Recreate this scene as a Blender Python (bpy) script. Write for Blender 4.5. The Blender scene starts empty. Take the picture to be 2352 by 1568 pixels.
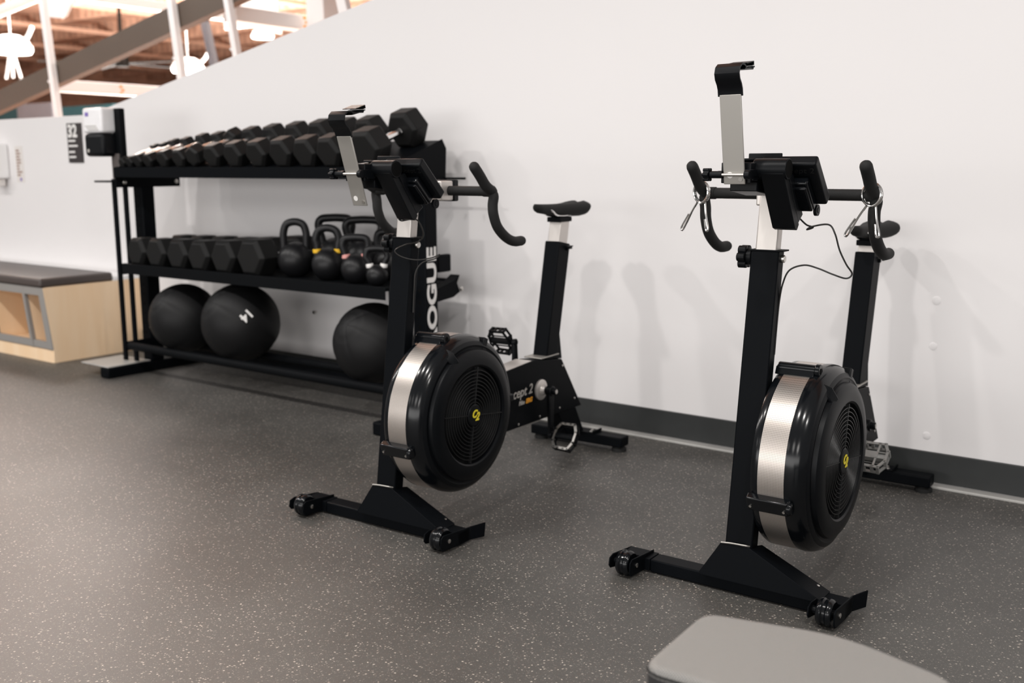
import bpy, bmesh, math, random
from mathutils import Vector, Matrix, Euler

# ------------------------------------------------------------------ camera, world, lights, exposure
SC = bpy.context.scene
COL = SC.collection
F, CX, CY = 2343.1, 1176.0, 784.0
PITCH, ROLL, YAW = math.radians(9.8593), math.radians(-0.1753), math.radians(36.389)
CAMH = 1.1
def _rows():
    cp, sp, cr, sr = math.cos(PITCH), math.sin(PITCH), math.cos(ROLL), math.sin(ROLL)
    cw, sw = math.cos(YAW), math.sin(YAW)
    A = Matrix(((cw, sw, 0), (-sw, cw, 0), (0, 0, 1)))
    P = Matrix(((1, 0, 0), (0, -sp, -cp), (0, cp, -sp)))
    R = Matrix(((cr, -sr, 0), (sr, cr, 0), (0, 0, 1)))
    return R @ P @ A
RW = _rows()
cam_d = bpy.data.cameras.new('camera')
cam = bpy.data.objects.new('camera', cam_d); COL.objects.link(cam)
m3 = Matrix((RW[0], -Vector(RW[1]), -Vector(RW[2]))).transposed()
cam.matrix_world = Matrix.Translation((0, 0, CAMH)) @ m3.to_4x4()
cam_d.sensor_width = 36.0
cam_d.lens = F / 2352 * 36
cam_d.clip_start = 0.05; cam_d.clip_end = 200
cam_d.dof.use_dof = True
cam_d.dof.focus_distance = 2.4
cam_d.dof.aperture_fstop = 3.2
SC.camera = cam
SC.view_settings.view_transform = 'Standard'
SC.view_settings.look = 'None'
SC.view_settings.gamma = 1
SC.view_settings.use_curve_mapping = False
SC.view_settings.exposure = 0.05

world = bpy.data.worlds.new('world'); SC.world = world
world.use_nodes = True
world.node_tree.nodes['Background'].inputs[0].default_value = (1.0, 0.965, 0.945, 1)
world.node_tree.nodes['Background'].inputs[1].default_value = 0.32

def lamp(name, loc, size, power, color=(1, 0.965, 0.935), sizey=None, rot=(0, 0, 0), shape=None):
    d = bpy.data.lights.new(name, 'AREA')
    d.energy = power; d.color = color
    d.shape = shape or ('RECTANGLE' if sizey else 'DISK'); d.size = size
    if sizey: d.size_y = sizey
    o = bpy.data.objects.new(name, d); COL.objects.link(o)
    o.location = loc; o.rotation_euler = rot
    return o
# the gym's own ceiling fixtures, in one row parallel to the wall
for x, e in ((-8.5, 27), (-7.1, 24), (-5.7, 26), (-4.3, 31), (-2.87, 27), (-1.45, 27), (-0.03, 27), (1.4, 27)):
    lamp('gym_light', (x, 1.05, 3.0), 0.15, e)
for x, e in ((-8.0, 20), (-4.5, 15), (-1.0, 40), (2.5, 70)):
    lamp('rear_fill', (x, -4.6, 3.3), 1.6, e, rot=(math.radians(35), 0, 0))  # added unseen lamps behind the camera, soft fill for wall and bench end
# added unseen low light behind the camera, fills the wall under the tray
lamp('front_fill', (-0.5, -7.0, 1.35), 15, 390, (1, 0.98, 0.965), 1.9, rot=(math.radians(90), 0, 0))
# the large hall behind the ramp wall: added fill lights, then its own high lamps
lamp('hall_fill', (-13, 10, 1.0), 6, 2200, (1, 0.92, 0.85), 6, rot=(math.pi, 0, 0))  # added, faces up to brighten the hall roof
lamp('hall_fill_far', (-26, 18, 1.0), 8, 9000, (1, 0.92, 0.85), 8, rot=(math.pi, 0, 0))  # added likewise for the far part of the roof
lamp('post_fill', (-8.0, 4.15, 3.4), 6, 55, (1, 0.97, 0.95), 0.8, rot=(math.radians(78), 0, 0))  # added unseen fill, faces away from the gym to whiten the guard posts
for x, y, e in ((-17.0, 9.5, 1400), (-11.5, 10.5, 1150), (-7.5, 12.5, 1250), (-13.5, 6.5, 850)):
    lamp('hall_high_lamp', (x, y, 6.8), 2.2, e, (1, 0.94, 0.88), 2.2, rot=(math.radians(-25), math.radians(20), 0))

# ------------------------------------------------------------------ helpers
def ray(u, v):
    d = RW.transposed() @ Vector(((u - CX) / F, (v - CY) / F, 1)); return d
CAMP = Vector((0, 0, CAMH))
def on(axis, val, u, v):
    d = ray(u, v); return CAMP + d * ((val - CAMP[axis]) / d[axis])

class MB:
    def __init__(s): s.bm = bmesh.new()
    def face(s, vs):
        try: return s.bm.faces.new(vs)
        except ValueError: return None
    def box(s, lo, hi, M=None):
        P = [Vector((x, y, z)) for x in (lo[0], hi[0]) for y in (lo[1], hi[1]) for z in (lo[2], hi[2])]
        if M is not None: P = [M @ p for p in P]
        V = [s.bm.verts.new(p) for p in P]
        for f in ((0, 1, 3, 2), (4, 6, 7, 5), (0, 4, 5, 1), (2, 3, 7, 6), (0, 2, 6, 4), (1, 5, 7, 3)):
            s.face([V[i] for i in f])
        return s
    def hexa(s, bot, top):
        """box between two quads (lists of 4 points, same order)"""
        a = [s.bm.verts.new(p) for p in bot]; b = [s.bm.verts.new(p) for p in top]
        n = len(a)
        s.face(a[::-1]); s.face(b)
        for i in range(n): s.face([a[i], a[(i + 1) % n], b[(i + 1) % n], b[i]])
        return s
    def prism(s, pts, f0, f1):
        """polygon pts (2D), f0/f1 map a 2D point to the two end faces"""
        return s.hexa([f0(*p) for p in pts], [f1(*p) for p in pts])
    def xprism(s, pts, x0, x1):      # polygon in (y,z)
        return s.prism(pts, lambda a, b: (x0, a, b), lambda a, b: (x1, a, b))
    def yprism(s, pts, y0, y1):      # polygon in (x,z)
        return s.prism(pts, lambda a, b: (a, y0, b), lambda a, b: (a, y1, b))
    def zprism(s, pts, z0, z1):
        return s.prism(pts, lambda a, b: (a, b, z0), lambda a, b: (a, b, z1))
    def cyl(s, p0, p1, r, seg=20, r1=None):
        p0, p1 = Vector(p0), Vector(p1); ax = (p1 - p0).normalized()
        u = ax.orthogonal().normalized(); w = ax.cross(u); r1 = r if r1 is None else r1
        A = [s.bm.verts.new(p0 + (u * math.cos(t) + w * math.sin(t)) * r) for t in [2 * math.pi * i / seg for i in range(seg)]]
        B = [s.bm.verts.new(p1 + (u * math.cos(t) + w * math.sin(t)) * r1) for t in [2 * math.pi * i / seg for i in range(seg)]]
        s.face(A[::-1]); s.face(B)
        for i in range(seg): s.face([A[i], A[(i + 1) % seg], B[(i + 1) % seg], B[i]])
        return s
    def tube(s, pts, r, seg=10, sub=6, closed=False, roundends=False):
        P = [Vector(p) for p in pts]
        if sub > 1:
            Q = []; n = len(P)
            rng = range(n) if closed else range(n - 1)
            for i in rng:
                a = P[(i - 1) % n] if (closed or i > 0) else P[0] * 2 - P[1]
                b, c = P[i], P[(i + 1) % n]
                d = P[(i + 2) % n] if (closed or i + 2 < n) else P[-1] * 2 - P[-2]
                for k in range(sub):
                    t = k / sub
                    Q.append(0.5 * ((2 * b) + (c - a) * t + (2 * a - 5 * b + 4 * c - d) * t * t + (3 * b - a - 3 * c + d) * t ** 3))
            if not closed: Q.append(P[-1])
            P = Q
        rad = [r] * len(P)
        if roundends and not closed:
            t0 = (P[0] - P[1]).normalized(); t1 = (P[-1] - P[-2]).normalized()
            pre = [(P[0] + t0 * r * math.sin(a), r * math.cos(a)) for a in (1.35, 1.0, 0.5)]
            post = [(P[-1] + t1 * r * math.sin(a), r * math.cos(a)) for a in (0.5, 1.0, 1.35)]
            rad = [b for a, b in pre] + rad + [b for a, b in post]
            P = [a for a, b in pre] + P + [a for a, b in post]
        n = len(P); rings = []; u = None
        for i in range(n):
            if closed: t = (P[(i + 1) % n] - P[i - 1]).normalized()
            else: t = (P[min(i + 1, n - 1)] - P[max(i - 1, 0)]).normalized()
            u = t.orthogonal().normalized() if u is None else (u - t * u.dot(t)).normalized()
            w = t.cross(u)
            rings.append([s.bm.verts.new(P[i] + (u * math.cos(a) + w * math.sin(a)) * rad[i]) for a in [2 * math.pi * k / seg for k in range(seg)]])
        for i in range(n if closed else n - 1):
            A, B = rings[i], rings[(i + 1) % n]
            off = 0
            if closed and i == n - 1:
                off = min(range(seg), key=lambda o: (A[0].co - B[o].co).length)
            for k in range(seg): s.face([A[k], A[(k + 1) % seg], B[(k + 1 + off) % seg], B[(k + off) % seg]])
        if not closed: s.face(rings[0][::-1]); s.face(rings[-1])
        return s
    def lathe(s, prof, c, ax, seg=48, closed=False, capends=True):
        """prof: (radius, height along ax)"""
        c, ax = Vector(c), Vector(ax).normalized(); u = ax.orthogonal().normalized(); w = ax.cross(u)
        rings = []
        for r, h in prof:
            if r < 1e-6: rings.append([s.bm.verts.new(c + ax * h)])
            else: rings.append([s.bm.verts.new(c + ax * h + (u * math.cos(t) + w * math.sin(t)) * r) for t in [2 * math.pi * i / seg for i in range(seg)]])
        n = len(rings)
        for i in range(n if closed else n - 1):
            A, B = rings[i], rings[(i + 1) % n]
            for k in range(seg):
                k2 = (k + 1) % seg
                if len(A) == 1 and len(B) == 1: continue
                if len(A) == 1: s.face([A[0], B[k2], B[k]])
                elif len(B) == 1: s.face([A[k], A[k2], B[0]])
                else: s.face([A[k], A[k2], B[k2], B[k]])
        if not closed and capends:
            if len(rings[0]) > 1: s.face(rings[0][::-1])
            if len(rings[-1]) > 1: s.face(rings[-1])
        return s
    def sheet(s, path, width, th, f):
        """path of 2D points extruded by width (+-w/2) with thickness; f(a,b,w)->xyz"""
        n = len(path); N = []
        for i in range(n):
            a = Vector(path[max(i - 1, 0)]); b = Vector(path[min(i + 1, n - 1)]); t = (b - a).normalized(); N.append(Vector((-t.y, t.x)))
        R = []
        for i in range(n):
            p = Vector(path[i]); q = p + N[i] * th
            R.append([s.bm.verts.new(f(p.x, p.y, -width / 2)), s.bm.verts.new(f(p.x, p.y, width / 2)),
                      s.bm.verts.new(f(q.x, q.y, width / 2)), s.bm.verts.new(f(q.x, q.y, -width / 2))])
        for i in range(n - 1):
            for k in range(4): s.face([R[i][k], R[i][(k + 1) % 4], R[i + 1][(k + 1) % 4], R[i + 1][k]])
        s.face(R[0][::-1]); s.face(R[-1]); return s
    def build(s, name, mat, parent=None, bevel=0, seg=2, angle=38, loc=None, recalc=True):
        if recalc: bmesh.ops.recalc_face_normals(s.bm, faces=s.bm.faces)
        me = bpy.data.meshes.new(name); s.bm.to_mesh(me); s.bm.free()
        me.materials.append(mat); me.shade_smooth(); me.set_sharp_from_angle(angle=math.radians(angle))
        o = bpy.data.objects.new(name, me); COL.objects.link(o)
        if parent: o.parent = parent
        if loc is not None: o.location = loc
        if bevel:
            b = o.modifiers.new('bevel', 'BEVEL'); b.width = bevel; b.segments = seg; b.limit_method = 'ANGLE'; b.angle_limit = math.radians(35); b.harden_normals = False
        return o

def tag(o, label=None, cat=None, group=None, kind=None):
    if label: o['label'] = label
    if cat: o['category'] = cat
    if group: o['group'] = group
    if kind: o['kind'] = kind
    return o
def empty(name, loc, rz=0, label=None, cat=None, group=None):
    o = bpy.data.objects.new(name, None); COL.objects.link(o); o.location = loc; o.rotation_euler = (0, 0, rz)
    o.empty_display_size = 0.05
    return tag(o, label, cat, group)
def text_mesh(name, s, size, M, mat, parent=None, bold=0.0, shear=0.0, sx=1.0, align='CENTER', ext=0.0006):
    cu = bpy.data.curves.new(name, 'FONT'); cu.body = s; cu.size = size; cu.extrude = ext; cu.offset = bold; cu.shear = shear
    cu.align_x = align; cu.align_y = 'CENTER'
    t = bpy.data.objects.new(name + '_c', cu); COL.objects.link(t)
    dg = bpy.context.evaluated_depsgraph_get(); dg.update()
    me = bpy.data.meshes.new_from_object(t.evaluated_get(dg))
    bpy.data.objects.remove(t); bpy.data.curves.remove(cu)
    me.name = name; me.materials.clear(); me.materials.append(mat)
    me.transform(M @ Matrix.Diagonal((sx, 1, 1, 1)))
    o = bpy.data.objects.new(name, me); COL.objects.link(o)
    if parent: o.parent = parent
    return o
def frame(o, x, y):
    """matrix with origin o, x axis, y axis (text plane), z = x cross y"""
    x = Vector(x).normalized(); y = Vector(y); y = (y - x * y.dot(x)).normalized(); z = x.cross(y)
    M = Matrix((x, y, z)).transposed().to_4x4(); M.translation = Vector(o); return M

# ------------------------------------------------------------------ materials
def mat(name, col, rough=0.5, metal=0.0, spec=0.5, bump=0, bscale=200, var=0, vscale=8, coat=0, emit=0):
    m = bpy.data.materials.new(name); m.use_nodes = True; nt = m.node_tree; b = nt.nodes['Principled BSDF']
    b.inputs['Base Color'].default_value = (*col, 1); b.inputs['Roughness'].default_value = rough
    b.inputs['Metallic'].default_value = metal; b.inputs['Specular IOR Level'].default_value = spec
    b.inputs['Coat Weight'].default_value = coat
    if emit: b.inputs['Emission Color'].default_value = (*col, 1); b.inputs['Emission Strength'].default_value = emit
    tc = nt.nodes.new('ShaderNodeTexCoord')
    if bump:
        n = nt.nodes.new('ShaderNodeTexNoise'); n.inputs['Scale'].default_value = bscale; n.inputs['Detail'].default_value = 3
        nt.links.new(tc.outputs['Object'], n.inputs['Vector'])
        bp = nt.nodes.new('ShaderNodeBump'); bp.inputs['Strength'].default_value = bump; bp.inputs['Distance'].default_value = 0.002
        nt.links.new(n.outputs['Fac'], bp.inputs['Height']); nt.links.new(bp.outputs['Normal'], b.inputs['Normal'])
    if var:
        n = nt.nodes.new('ShaderNodeTexNoise'); n.inputs['Scale'].default_value = vscale; n.inputs['Detail'].default_value = 4
        nt.links.new(tc.outputs['Object'], n.inputs['Vector'])
        r = nt.nodes.new('ShaderNodeMapRange'); r.inputs['To Min'].default_value = 1 - var; r.inputs['To Max'].default_value = 1 + var
        nt.links.new(n.outputs['Fac'], r.inputs['Value'])
        mx = nt.nodes.new('ShaderNodeMix'); mx.data_type = 'RGBA'; mx.blend_type = 'MULTIPLY'; mx.inputs[0].default_value = 1
        mx.inputs[6].default_value = (*col, 1); nt.links.new(r.outputs[0], mx.inputs[7]); nt.links.new(mx.outputs[2], b.inputs['Base Color'])
    return m
M = {}
M['wall'] = mat('wall_paint', (0.80, 0.778, 0.776), 0.6, spec=0.3, bump=0.08, bscale=60, var=0.012, vscale=3)
M['base'] = mat('baseboard_rubber', (0.026, 0.028, 0.028), 0.5, var=0.15, vscale=20)
M['strip'] = mat('edge_strip', (0.42, 0.41, 0.39), 0.35, var=0.3, vscale=5)
M['black'] = mat('black_powder_coat', (0.0032, 0.0039, 0.0050), 0.45, spec=0.05, bump=0.05, bscale=500)
M['blackm'] = mat('black_matte_metal', (0.004, 0.0046, 0.0055), 0.55, spec=0.06, bump=0.1, bscale=400)
M['plastic'] = mat('black_plastic', (0.003, 0.0037, 0.0048), 0.40, spec=0.16, bump=0.04, bscale=900)
M['gloss'] = mat('glossy_black_plastic', (0.003, 0.0037, 0.0048), 0.17, spec=0.32)
M['rubber'] = mat('black_foam_rubber', (0.013, 0.013, 0.013), 0.75, spec=0.3, bump=0.25, bscale=500)
M['hex'] = mat('dumbbell_rubber', (0.0105, 0.0105, 0.0105), 0.48, spec=0.14, bump=0.1, bscale=300)
M['iron'] = mat('cast_iron_coating', (0.007, 0.007, 0.008), 0.38, spec=0.3, bump=0.12, bscale=120)
M['silver'] = mat('brushed_aluminium', (0.60, 0.565, 0.535), 0.38, metal=0.55, spec=0.5)
M['holder'] = mat('grey_aluminium_strip', (0.36, 0.345, 0.32), 0.45, metal=0.6)
M['chrome'] = mat('chrome', (0.80, 0.79, 0.78), 0.12, metal=1)
M['steel'] = mat('steel_bolt', (0.62, 0.60, 0.57), 0.3, metal=1)
M['white'] = mat('white_print', (0.82, 0.80, 0.78), 0.5)
M['grey_print'] = mat('grey_print', (0.42, 0.40, 0.37), 0.5)
M['yellow'] = mat('yellow_print', (0.75, 0.62, 0.03), 0.5)
M['orange'] = mat('orange_print', (0.85, 0.36, 0.02), 0.5)
M['kyellow'] = mat('yellow_band', (0.78, 0.46, 0.015), 0.5)
M['kpink'] = mat('pink_band', (0.72, 0.33, 0.30), 0.5)
M['cable'] = mat('cable_sheath', (0.010, 0.009, 0.008), 0.4)
M['grille'] = mat('grille_plastic', (0.010, 0.0105, 0.011), 0.35)
M['dark'] = mat('dark_void', (0.002, 0.002, 0.002), 0.8, spec=0.1)
M['leather'] = mat('brown_vinyl', (0.075, 0.06, 0.055), 0.42, bump=0.1, bscale=150)
M['ball'] = mat('ball_vinyl', (0.0075, 0.0075, 0.008), 0.5, spec=0.22, bump=0.2, bscale=250)
M['wframe'] = mat('white_steel', (0.90, 0.89, 0.885), 0.5)
M['brownbeam'] = mat('brown_painted_steel', (0.105, 0.08, 0.062), 0.6, var=0.08, vscale=3)
M['teal'] = mat('teal_panel', (0.006, 0.045, 0.055), 0.6, var=0.4, vscale=2)
M['greywall'] = mat('grey_panel', (0.14, 0.14, 0.16), 0.6, var=0.2, vscale=2)
M['fan'] = mat('dark_fan_blade', (0.010, 0.009, 0.008), 0.7, spec=0.03)
M['lampwhite'] = mat('lamp_glow', (1, 0.97, 0.92), 0.5, emit=4)
M['bag'] = mat('clear_refill_bag', (0.80, 0.79, 0.80), 0.3, var=0.06, vscale=40)
M['signblack'] = mat('sign_black', (0.035, 0.028, 0.028), 0.5)
M['paper'] = mat('paper', (0.74, 0.70, 0.67), 0.7)
M['brownprint'] = mat('brown_print', (0.35, 0.24, 0.20), 0.7)
M['purple'] = mat('purple_print', (0.20, 0.14, 0.42), 0.6)
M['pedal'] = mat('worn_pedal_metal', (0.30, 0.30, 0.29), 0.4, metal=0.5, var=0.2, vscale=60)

def mat_floor():
    m = bpy.data.materials.new('speckled_rubber_floor'); m.use_nodes = True; nt = m.node_tree; b = nt.nodes['Principled BSDF']; L = nt.links.new
    tc = nt.nodes.new('ShaderNodeTexCoord')
    def vor(scale, lo, hi, rnd=1.0):
        v = nt.nodes.new('ShaderNodeTexVoronoi'); v.inputs['Scale'].default_value = scale; v.feature = 'F1'
        # warp so that flecks are irregular chips
        n = nt.nodes.new('ShaderNodeTexNoise'); n.inputs['Scale'].default_value = scale * 0.9; n.inputs['Detail'].default_value = 2
        L(tc.outputs['Object'], n.inputs['Vector'])
        mixv = nt.nodes.new('ShaderNodeVectorMath'); mixv.operation = 'MULTIPLY_ADD'
        mixv.inputs[1].default_value = (0.9 / scale,) * 3
        L(n.outputs['Color'], mixv.inputs[0]); L(tc.outputs['Object'], mixv.inputs[2])
        L(mixv.outputs[0], v.inputs['Vector'])
        # fleck where the distance is small and the cell's random value is high
        r = nt.nodes.new('ShaderNodeMapRange'); r.inputs['From Min'].default_value = lo; r.inputs['From Max'].default_value = hi; r.inputs['To Min'].default_value = 1; r.inputs['To Max'].default_value = 0
        L(v.outputs['Distance'], r.inputs['Value'])
        sx = nt.nodes.new('ShaderNodeSeparateColor'); L(v.outputs['Color'], sx.inputs[0])
        return r.outputs[0], sx
    base = (0.064, 0.061, 0.056)
    col = nt.nodes.new('ShaderNodeRGB'); col.outputs[0].default_value = (*base, 1); cur = col.outputs[0]
    for scale, lo, hi, thr, c in ((125, 0.24, 0.36, 0.60, (0.46, 0.41, 0.355)), (230, 0.25, 0.40, 0.55, (0.20, 0.18, 0.158)), (420, 0.3, 0.5, 0.5, (0.10, 0.094, 0.086))):
        d, sx = vor(scale, lo, hi)
        g = nt.nodes.new('ShaderNodeMath'); g.operation = 'GREATER_THAN'; g.inputs[1].default_value = thr; L(sx.outputs[0], g.inputs[0])
        a = nt.nodes.new('ShaderNodeMath'); a.operation = 'MULTIPLY'; L(d, a.inputs[0]); L(g.outputs[0], a.inputs[1])
        a2 = nt.nodes.new('ShaderNodeMath'); a2.operation = 'MULTIPLY'; L(a.outputs[0], a2.inputs[0]); L(sx.outputs[1], a2.inputs[1])
        mx = nt.nodes.new('ShaderNodeMix'); mx.data_type = 'RGBA'; L(a2.outputs[0], mx.inputs[0]); L(cur, mx.inputs[6]); mx.inputs[7].default_value = (*c, 1); cur = mx.outputs[2]
    # broad scuffing
    n = nt.nodes.new('ShaderNodeTexNoise'); n.inputs['Scale'].default_value = 2.2; n.inputs['Detail'].default_value = 5; L(tc.outputs['Object'], n.inputs['Vector'])
    r = nt.nodes.new('ShaderNodeMapRange'); r.inputs['From Min'].default_value = 0.3; r.inputs['From Max'].default_value = 0.7; r.inputs['To Min'].default_value = 0.82; r.inputs['To Max'].default_value = 1.25
    L(n.outputs['Fac'], r.inputs['Value'])
    mx = nt.nodes.new('ShaderNodeMix'); mx.data_type = 'RGBA'; mx.blend_type = 'MULTIPLY'; mx.inputs[0].default_value = 1; L(cur, mx.inputs[6]); L(r.outputs[0], mx.inputs[7])
    L(mx.outputs[2], b.inputs['Base Color'])
    rr = nt.nodes.new('ShaderNodeMapRange'); rr.inputs['To Min'].default_value = 0.44; rr.inputs['To Max'].default_value = 0.60; L(n.outputs['Fac'], rr.inputs['Value']); L(rr.outputs[0], b.inputs['Roughness'])
    b.inputs['Specular IOR Level'].default_value = 0.55
    n2 = nt.nodes.new('ShaderNodeTexNoise'); n2.inputs['Scale'].default_value = 260; n2.inputs['Detail'].default_value = 2; L(tc.outputs['Object'], n2.inputs['Vector'])
    bp = nt.nodes.new('ShaderNodeBump'); bp.inputs['Strength'].default_value = 0.12; bp.inputs['Distance'].default_value = 0.002; L(n2.outputs['Fac'], bp.inputs['Height']); L(bp.outputs['Normal'], b.inputs['Normal'])
    return m
M['floor'] = mat_floor()

def mat_band():
    m = bpy.data.materials.new('perforated_steel_band'); m.use_nodes = True; nt = m.node_tree; b = nt.nodes['Principled BSDF']; L = nt.links.new
    tc = nt.nodes.new('ShaderNodeTexCoord')
    w = nt.nodes.new('ShaderNodeTexWave'); w.bands_direction = 'X'; w.inputs['Scale'].default_value = 80; w.inputs['Distortion'].default_value = 0
    w2 = nt.nodes.new('ShaderNodeTexWave'); w2.bands_direction = 'Z'; w2.inputs['Scale'].default_value = 80
    for q in (w, w2): L(tc.outputs['Object'], q.inputs['Vector'])
    mn = nt.nodes.new('ShaderNodeMath'); mn.operation = 'MULTIPLY'; L(w.outputs['Fac'], mn.inputs[0]); L(w2.outputs['Fac'], mn.inputs[1])
    r = nt.nodes.new('ShaderNodeMapRange'); r.inputs['From Min'].default_value = 0.35; r.inputs['From Max'].default_value = 0.6; L(mn.outputs[0], r.inputs['Value'])
    mx = nt.nodes.new('ShaderNodeMix'); mx.data_type = 'RGBA'; L(r.outputs[0], mx.inputs[0]); mx.inputs[6].default_value = (0.58, 0.53, 0.49, 1); mx.inputs[7].default_value = (0.27, 0.24, 0.215, 1)
    L(mx.outputs[2], b.inputs['Base Color']); b.inputs['Metallic'].default_value = 0.92; b.inputs['Roughness'].default_value = 0.36
    return m
M['band'] = mat_band()

def mat_wood():
    m = bpy.data.materials.new('birch_plywood'); m.use_nodes = True; nt = m.node_tree; b = nt.nodes['Principled BSDF']; L = nt.links.new
    tc = nt.nodes.new('ShaderNodeTexCoord'); mp = nt.nodes.new('ShaderNodeMapping'); mp.inputs['Scale'].default_value = (5, 5, 0.6); L(tc.outputs['Object'], mp.inputs['Vector'])
    n = nt.nodes.new('ShaderNodeTexNoise'); n.inputs['Scale'].default_value = 2.5; n.inputs['Detail'].default_value = 6; L(mp.outputs[0], n.inputs['Vector'])
    cr = nt.nodes.new('ShaderNodeValToRGB'); cr.color_ramp.elements[0].color = (0.90, 0.64, 0.40, 1); cr.color_ramp.elements[1].color = (0.95, 0.72, 0.49, 1)
    cr.color_ramp.elements[0].position = 0.3; cr.color_ramp.elements[1].position = 0.7
    L(n.outputs['Fac'], cr.inputs[0]); L(cr.outputs[0], b.inputs['Base Color']); b.inputs['Roughness'].default_value = 0.45
    return m
M['wood'] = mat_wood()

def mat_fabric():
    m = bpy.data.materials.new('grey_woven_vinyl'); m.use_nodes = True; nt = m.node_tree; b = nt.nodes['Principled BSDF']; L = nt.links.new
    tc = nt.nodes.new('ShaderNodeTexCoord')
    outs = []
    for ang in (0.5, 0.5 + math.pi / 2):
        mp = nt.nodes.new('ShaderNodeMapping'); mp.inputs['Rotation'].default_value = (0, 0, ang); L(tc.outputs['Object'], mp.inputs['Vector'])
        w = nt.nodes.new('ShaderNodeTexWave'); w.inputs['Scale'].default_value = 110; w.bands_direction = 'X'; w.inputs['Distortion'].default_value = 0.6; w.inputs['Detail Scale'].default_value = 4
        L(mp.outputs[0], w.inputs['Vector']); outs.append(w.outputs['Fac'])
    a = nt.nodes.new('ShaderNodeMath'); a.operation = 'MULTIPLY'; L(outs[0], a.inputs[0]); L(outs[1], a.inputs[1])
    cr = nt.nodes.new('ShaderNodeValToRGB'); cr.color_ramp.elements[0].color = (0.15, 0.146, 0.138, 1); cr.color_ramp.elements[1].color = (0.32, 0.312, 0.295, 1); cr.color_ramp.elements[1].position = 0.7
    L(a.outputs[0], cr.inputs[0]); L(cr.outputs[0], b.inputs['Base Color']); b.inputs['Roughness'].default_value = 0.62
    bp = nt.nodes.new('ShaderNodeBump'); bp.inputs['Strength'].default_value = 0.5; bp.inputs['Distance'].default_value = 0.001; L(a.outputs[0], bp.inputs['Height']); L(bp.outputs['Normal'], b.inputs['Normal'])
    return m
M['fabric'] = mat_fabric()

def mat_deck():
    m = bpy.data.materials.new('warm_timber_deck'); m.use_nodes = True; nt = m.node_tree; b = nt.nodes['Principled BSDF']; L = nt.links.new
    tc = nt.nodes.new('ShaderNodeTexCoord'); mp = nt.nodes.new('ShaderNodeMapping'); mp.inputs['Scale'].default_value = (1, 0.35, 1); L(tc.outputs['Object'], mp.inputs['Vector'])
    n = nt.nodes.new('ShaderNodeTexNoise'); n.inputs['Scale'].default_value = 1.1; n.inputs['Detail'].default_value = 7; n.inputs['Roughness'].default_value = 0.65; L(mp.outputs[0], n.inputs['Vector'])
    cr = nt.nodes.new('ShaderNodeValToRGB'); e = cr.color_ramp.elements
    e[0].color = (0.36, 0.22, 0.155, 1); e[0].position = 0.32; e[1].color = (0.70, 0.48, 0.36, 1); e[1].position = 0.66
    k = e.new(0.5); k.color = (0.54, 0.345, 0.25, 1)
    L(n.outputs['Fac'], cr.inputs[0])
    w = nt.nodes.new('ShaderNodeTexWave'); w.bands_direction = 'X'; w.inputs['Scale'].default_value = 0.7; w.inputs['Distortion'].default_value = 1.5; L(tc.outputs['Object'], w.inputs['Vector'])
    r = nt.nodes.new('ShaderNodeMapRange'); r.inputs['To Min'].default_value = 0.75; r.inputs['To Max'].default_value = 1.1; L(w.outputs['Fac'], r.inputs['Value'])
    mx = nt.nodes.new('ShaderNodeMix'); mx.data_type = 'RGBA'; mx.blend_type = 'MULTIPLY'; mx.inputs[0].default_value = 1; L(cr.outputs[0], mx.inputs[6]); L(r.outputs[0], mx.inputs[7])
    L(mx.outputs[2], b.inputs['Base Color']); b.inputs['Roughness'].default_value = 0.7
    return m
M['deck'] = mat_deck()

# ------------------------------------------------------------------ the room
WY = 3.60
m = MB(); m.box((-14, -7, -0.1), (5, WY + 0.16, 0.0)); tag(m.build('floor', M['floor']), kind='structure')
# the ramp wall: level to the left, then rising with the ramp behind it
m = MB()
top = [(-14, 0), (5, 0), (5, 1.404 + 0.189 * 10.851), (-5.851, 1.404), (-14, 1.404)]
m.prism(top, lambda a, b: (a, WY, b), lambda a, b: (a, WY + 0.14, b))
tag(m.build('wall_back', M['wall'], bevel=0.004), kind='structure')
m = MB(); m.box((-14, WY - 0.008, 0.012), (5, WY, 0.118)); tag(m.build('baseboard_back', M['base'], bevel=0.003), kind='structure')
m = MB(); m.box((-14, WY - 0.045, 0.0), (5, WY - 0.002, 0.010)); tag(m.build('trim_1', M['strip'], bevel=0.003), kind='structure')

# round white filled anchor points and a screw left in the wall
for i, (u, v, r, lab) in enumerate(((2151, 690, 0.011, 'round white wall plug, highest of the column right of the right-hand bike'), (2143, 795, 0.010, 'round white wall plug, middle one of the column right of the right-hand bike'),
                      (2128, 1000, 0.010, 'round white wall plug, lowest of the column just above the baseboard'))):
    p = on(1, WY, u, v)
    b = MB(); b.lathe([(r * 1.35, 0), (r * 1.35, 0.001), (r, 0.0022), (0, 0.0026)], p, (0, -1, 0), 20)
    tag(b.build('wall_plug', M['wall']), lab, 'wall plug', 'filled anchor points in the wall')
p = on(1, WY, 728, 716); b = MB(); b.cyl(p, p + Vector((0, -0.02, 0)), 0.004, 10); b.cyl(p + Vector((0, -0.02, 0)), p + Vector((0, -0.024, 0)), 0.009, 12)
tag(b.build('wall_screw', M['steel']), 'small screw standing out of the wall above the gap between the medicine balls', 'screw')

# ------------------------------------------------------------------ the hall seen over the wall
m = MB(); m.box((-60, 4.2, 7.0), (6, 48, 7.2)); tag(m.build('ceiling', M['deck']), kind='structure')
m = MB(); m.box((-60, 44, -1), (6, 44.3, 7.0)); tag(m.build('wall_far', M['deck']), kind='structure')
m = MB(); m.box((-60.3, 4.2, -1), (-60, 44, 7)); tag(m.build('wall_left', M['deck']), kind='structure')
m = MB(); m.box((-60, 4.2, -1.1), (6, 48, -1.0)); tag(m.build('floor_hall', M['deck']), kind='structure')

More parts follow.
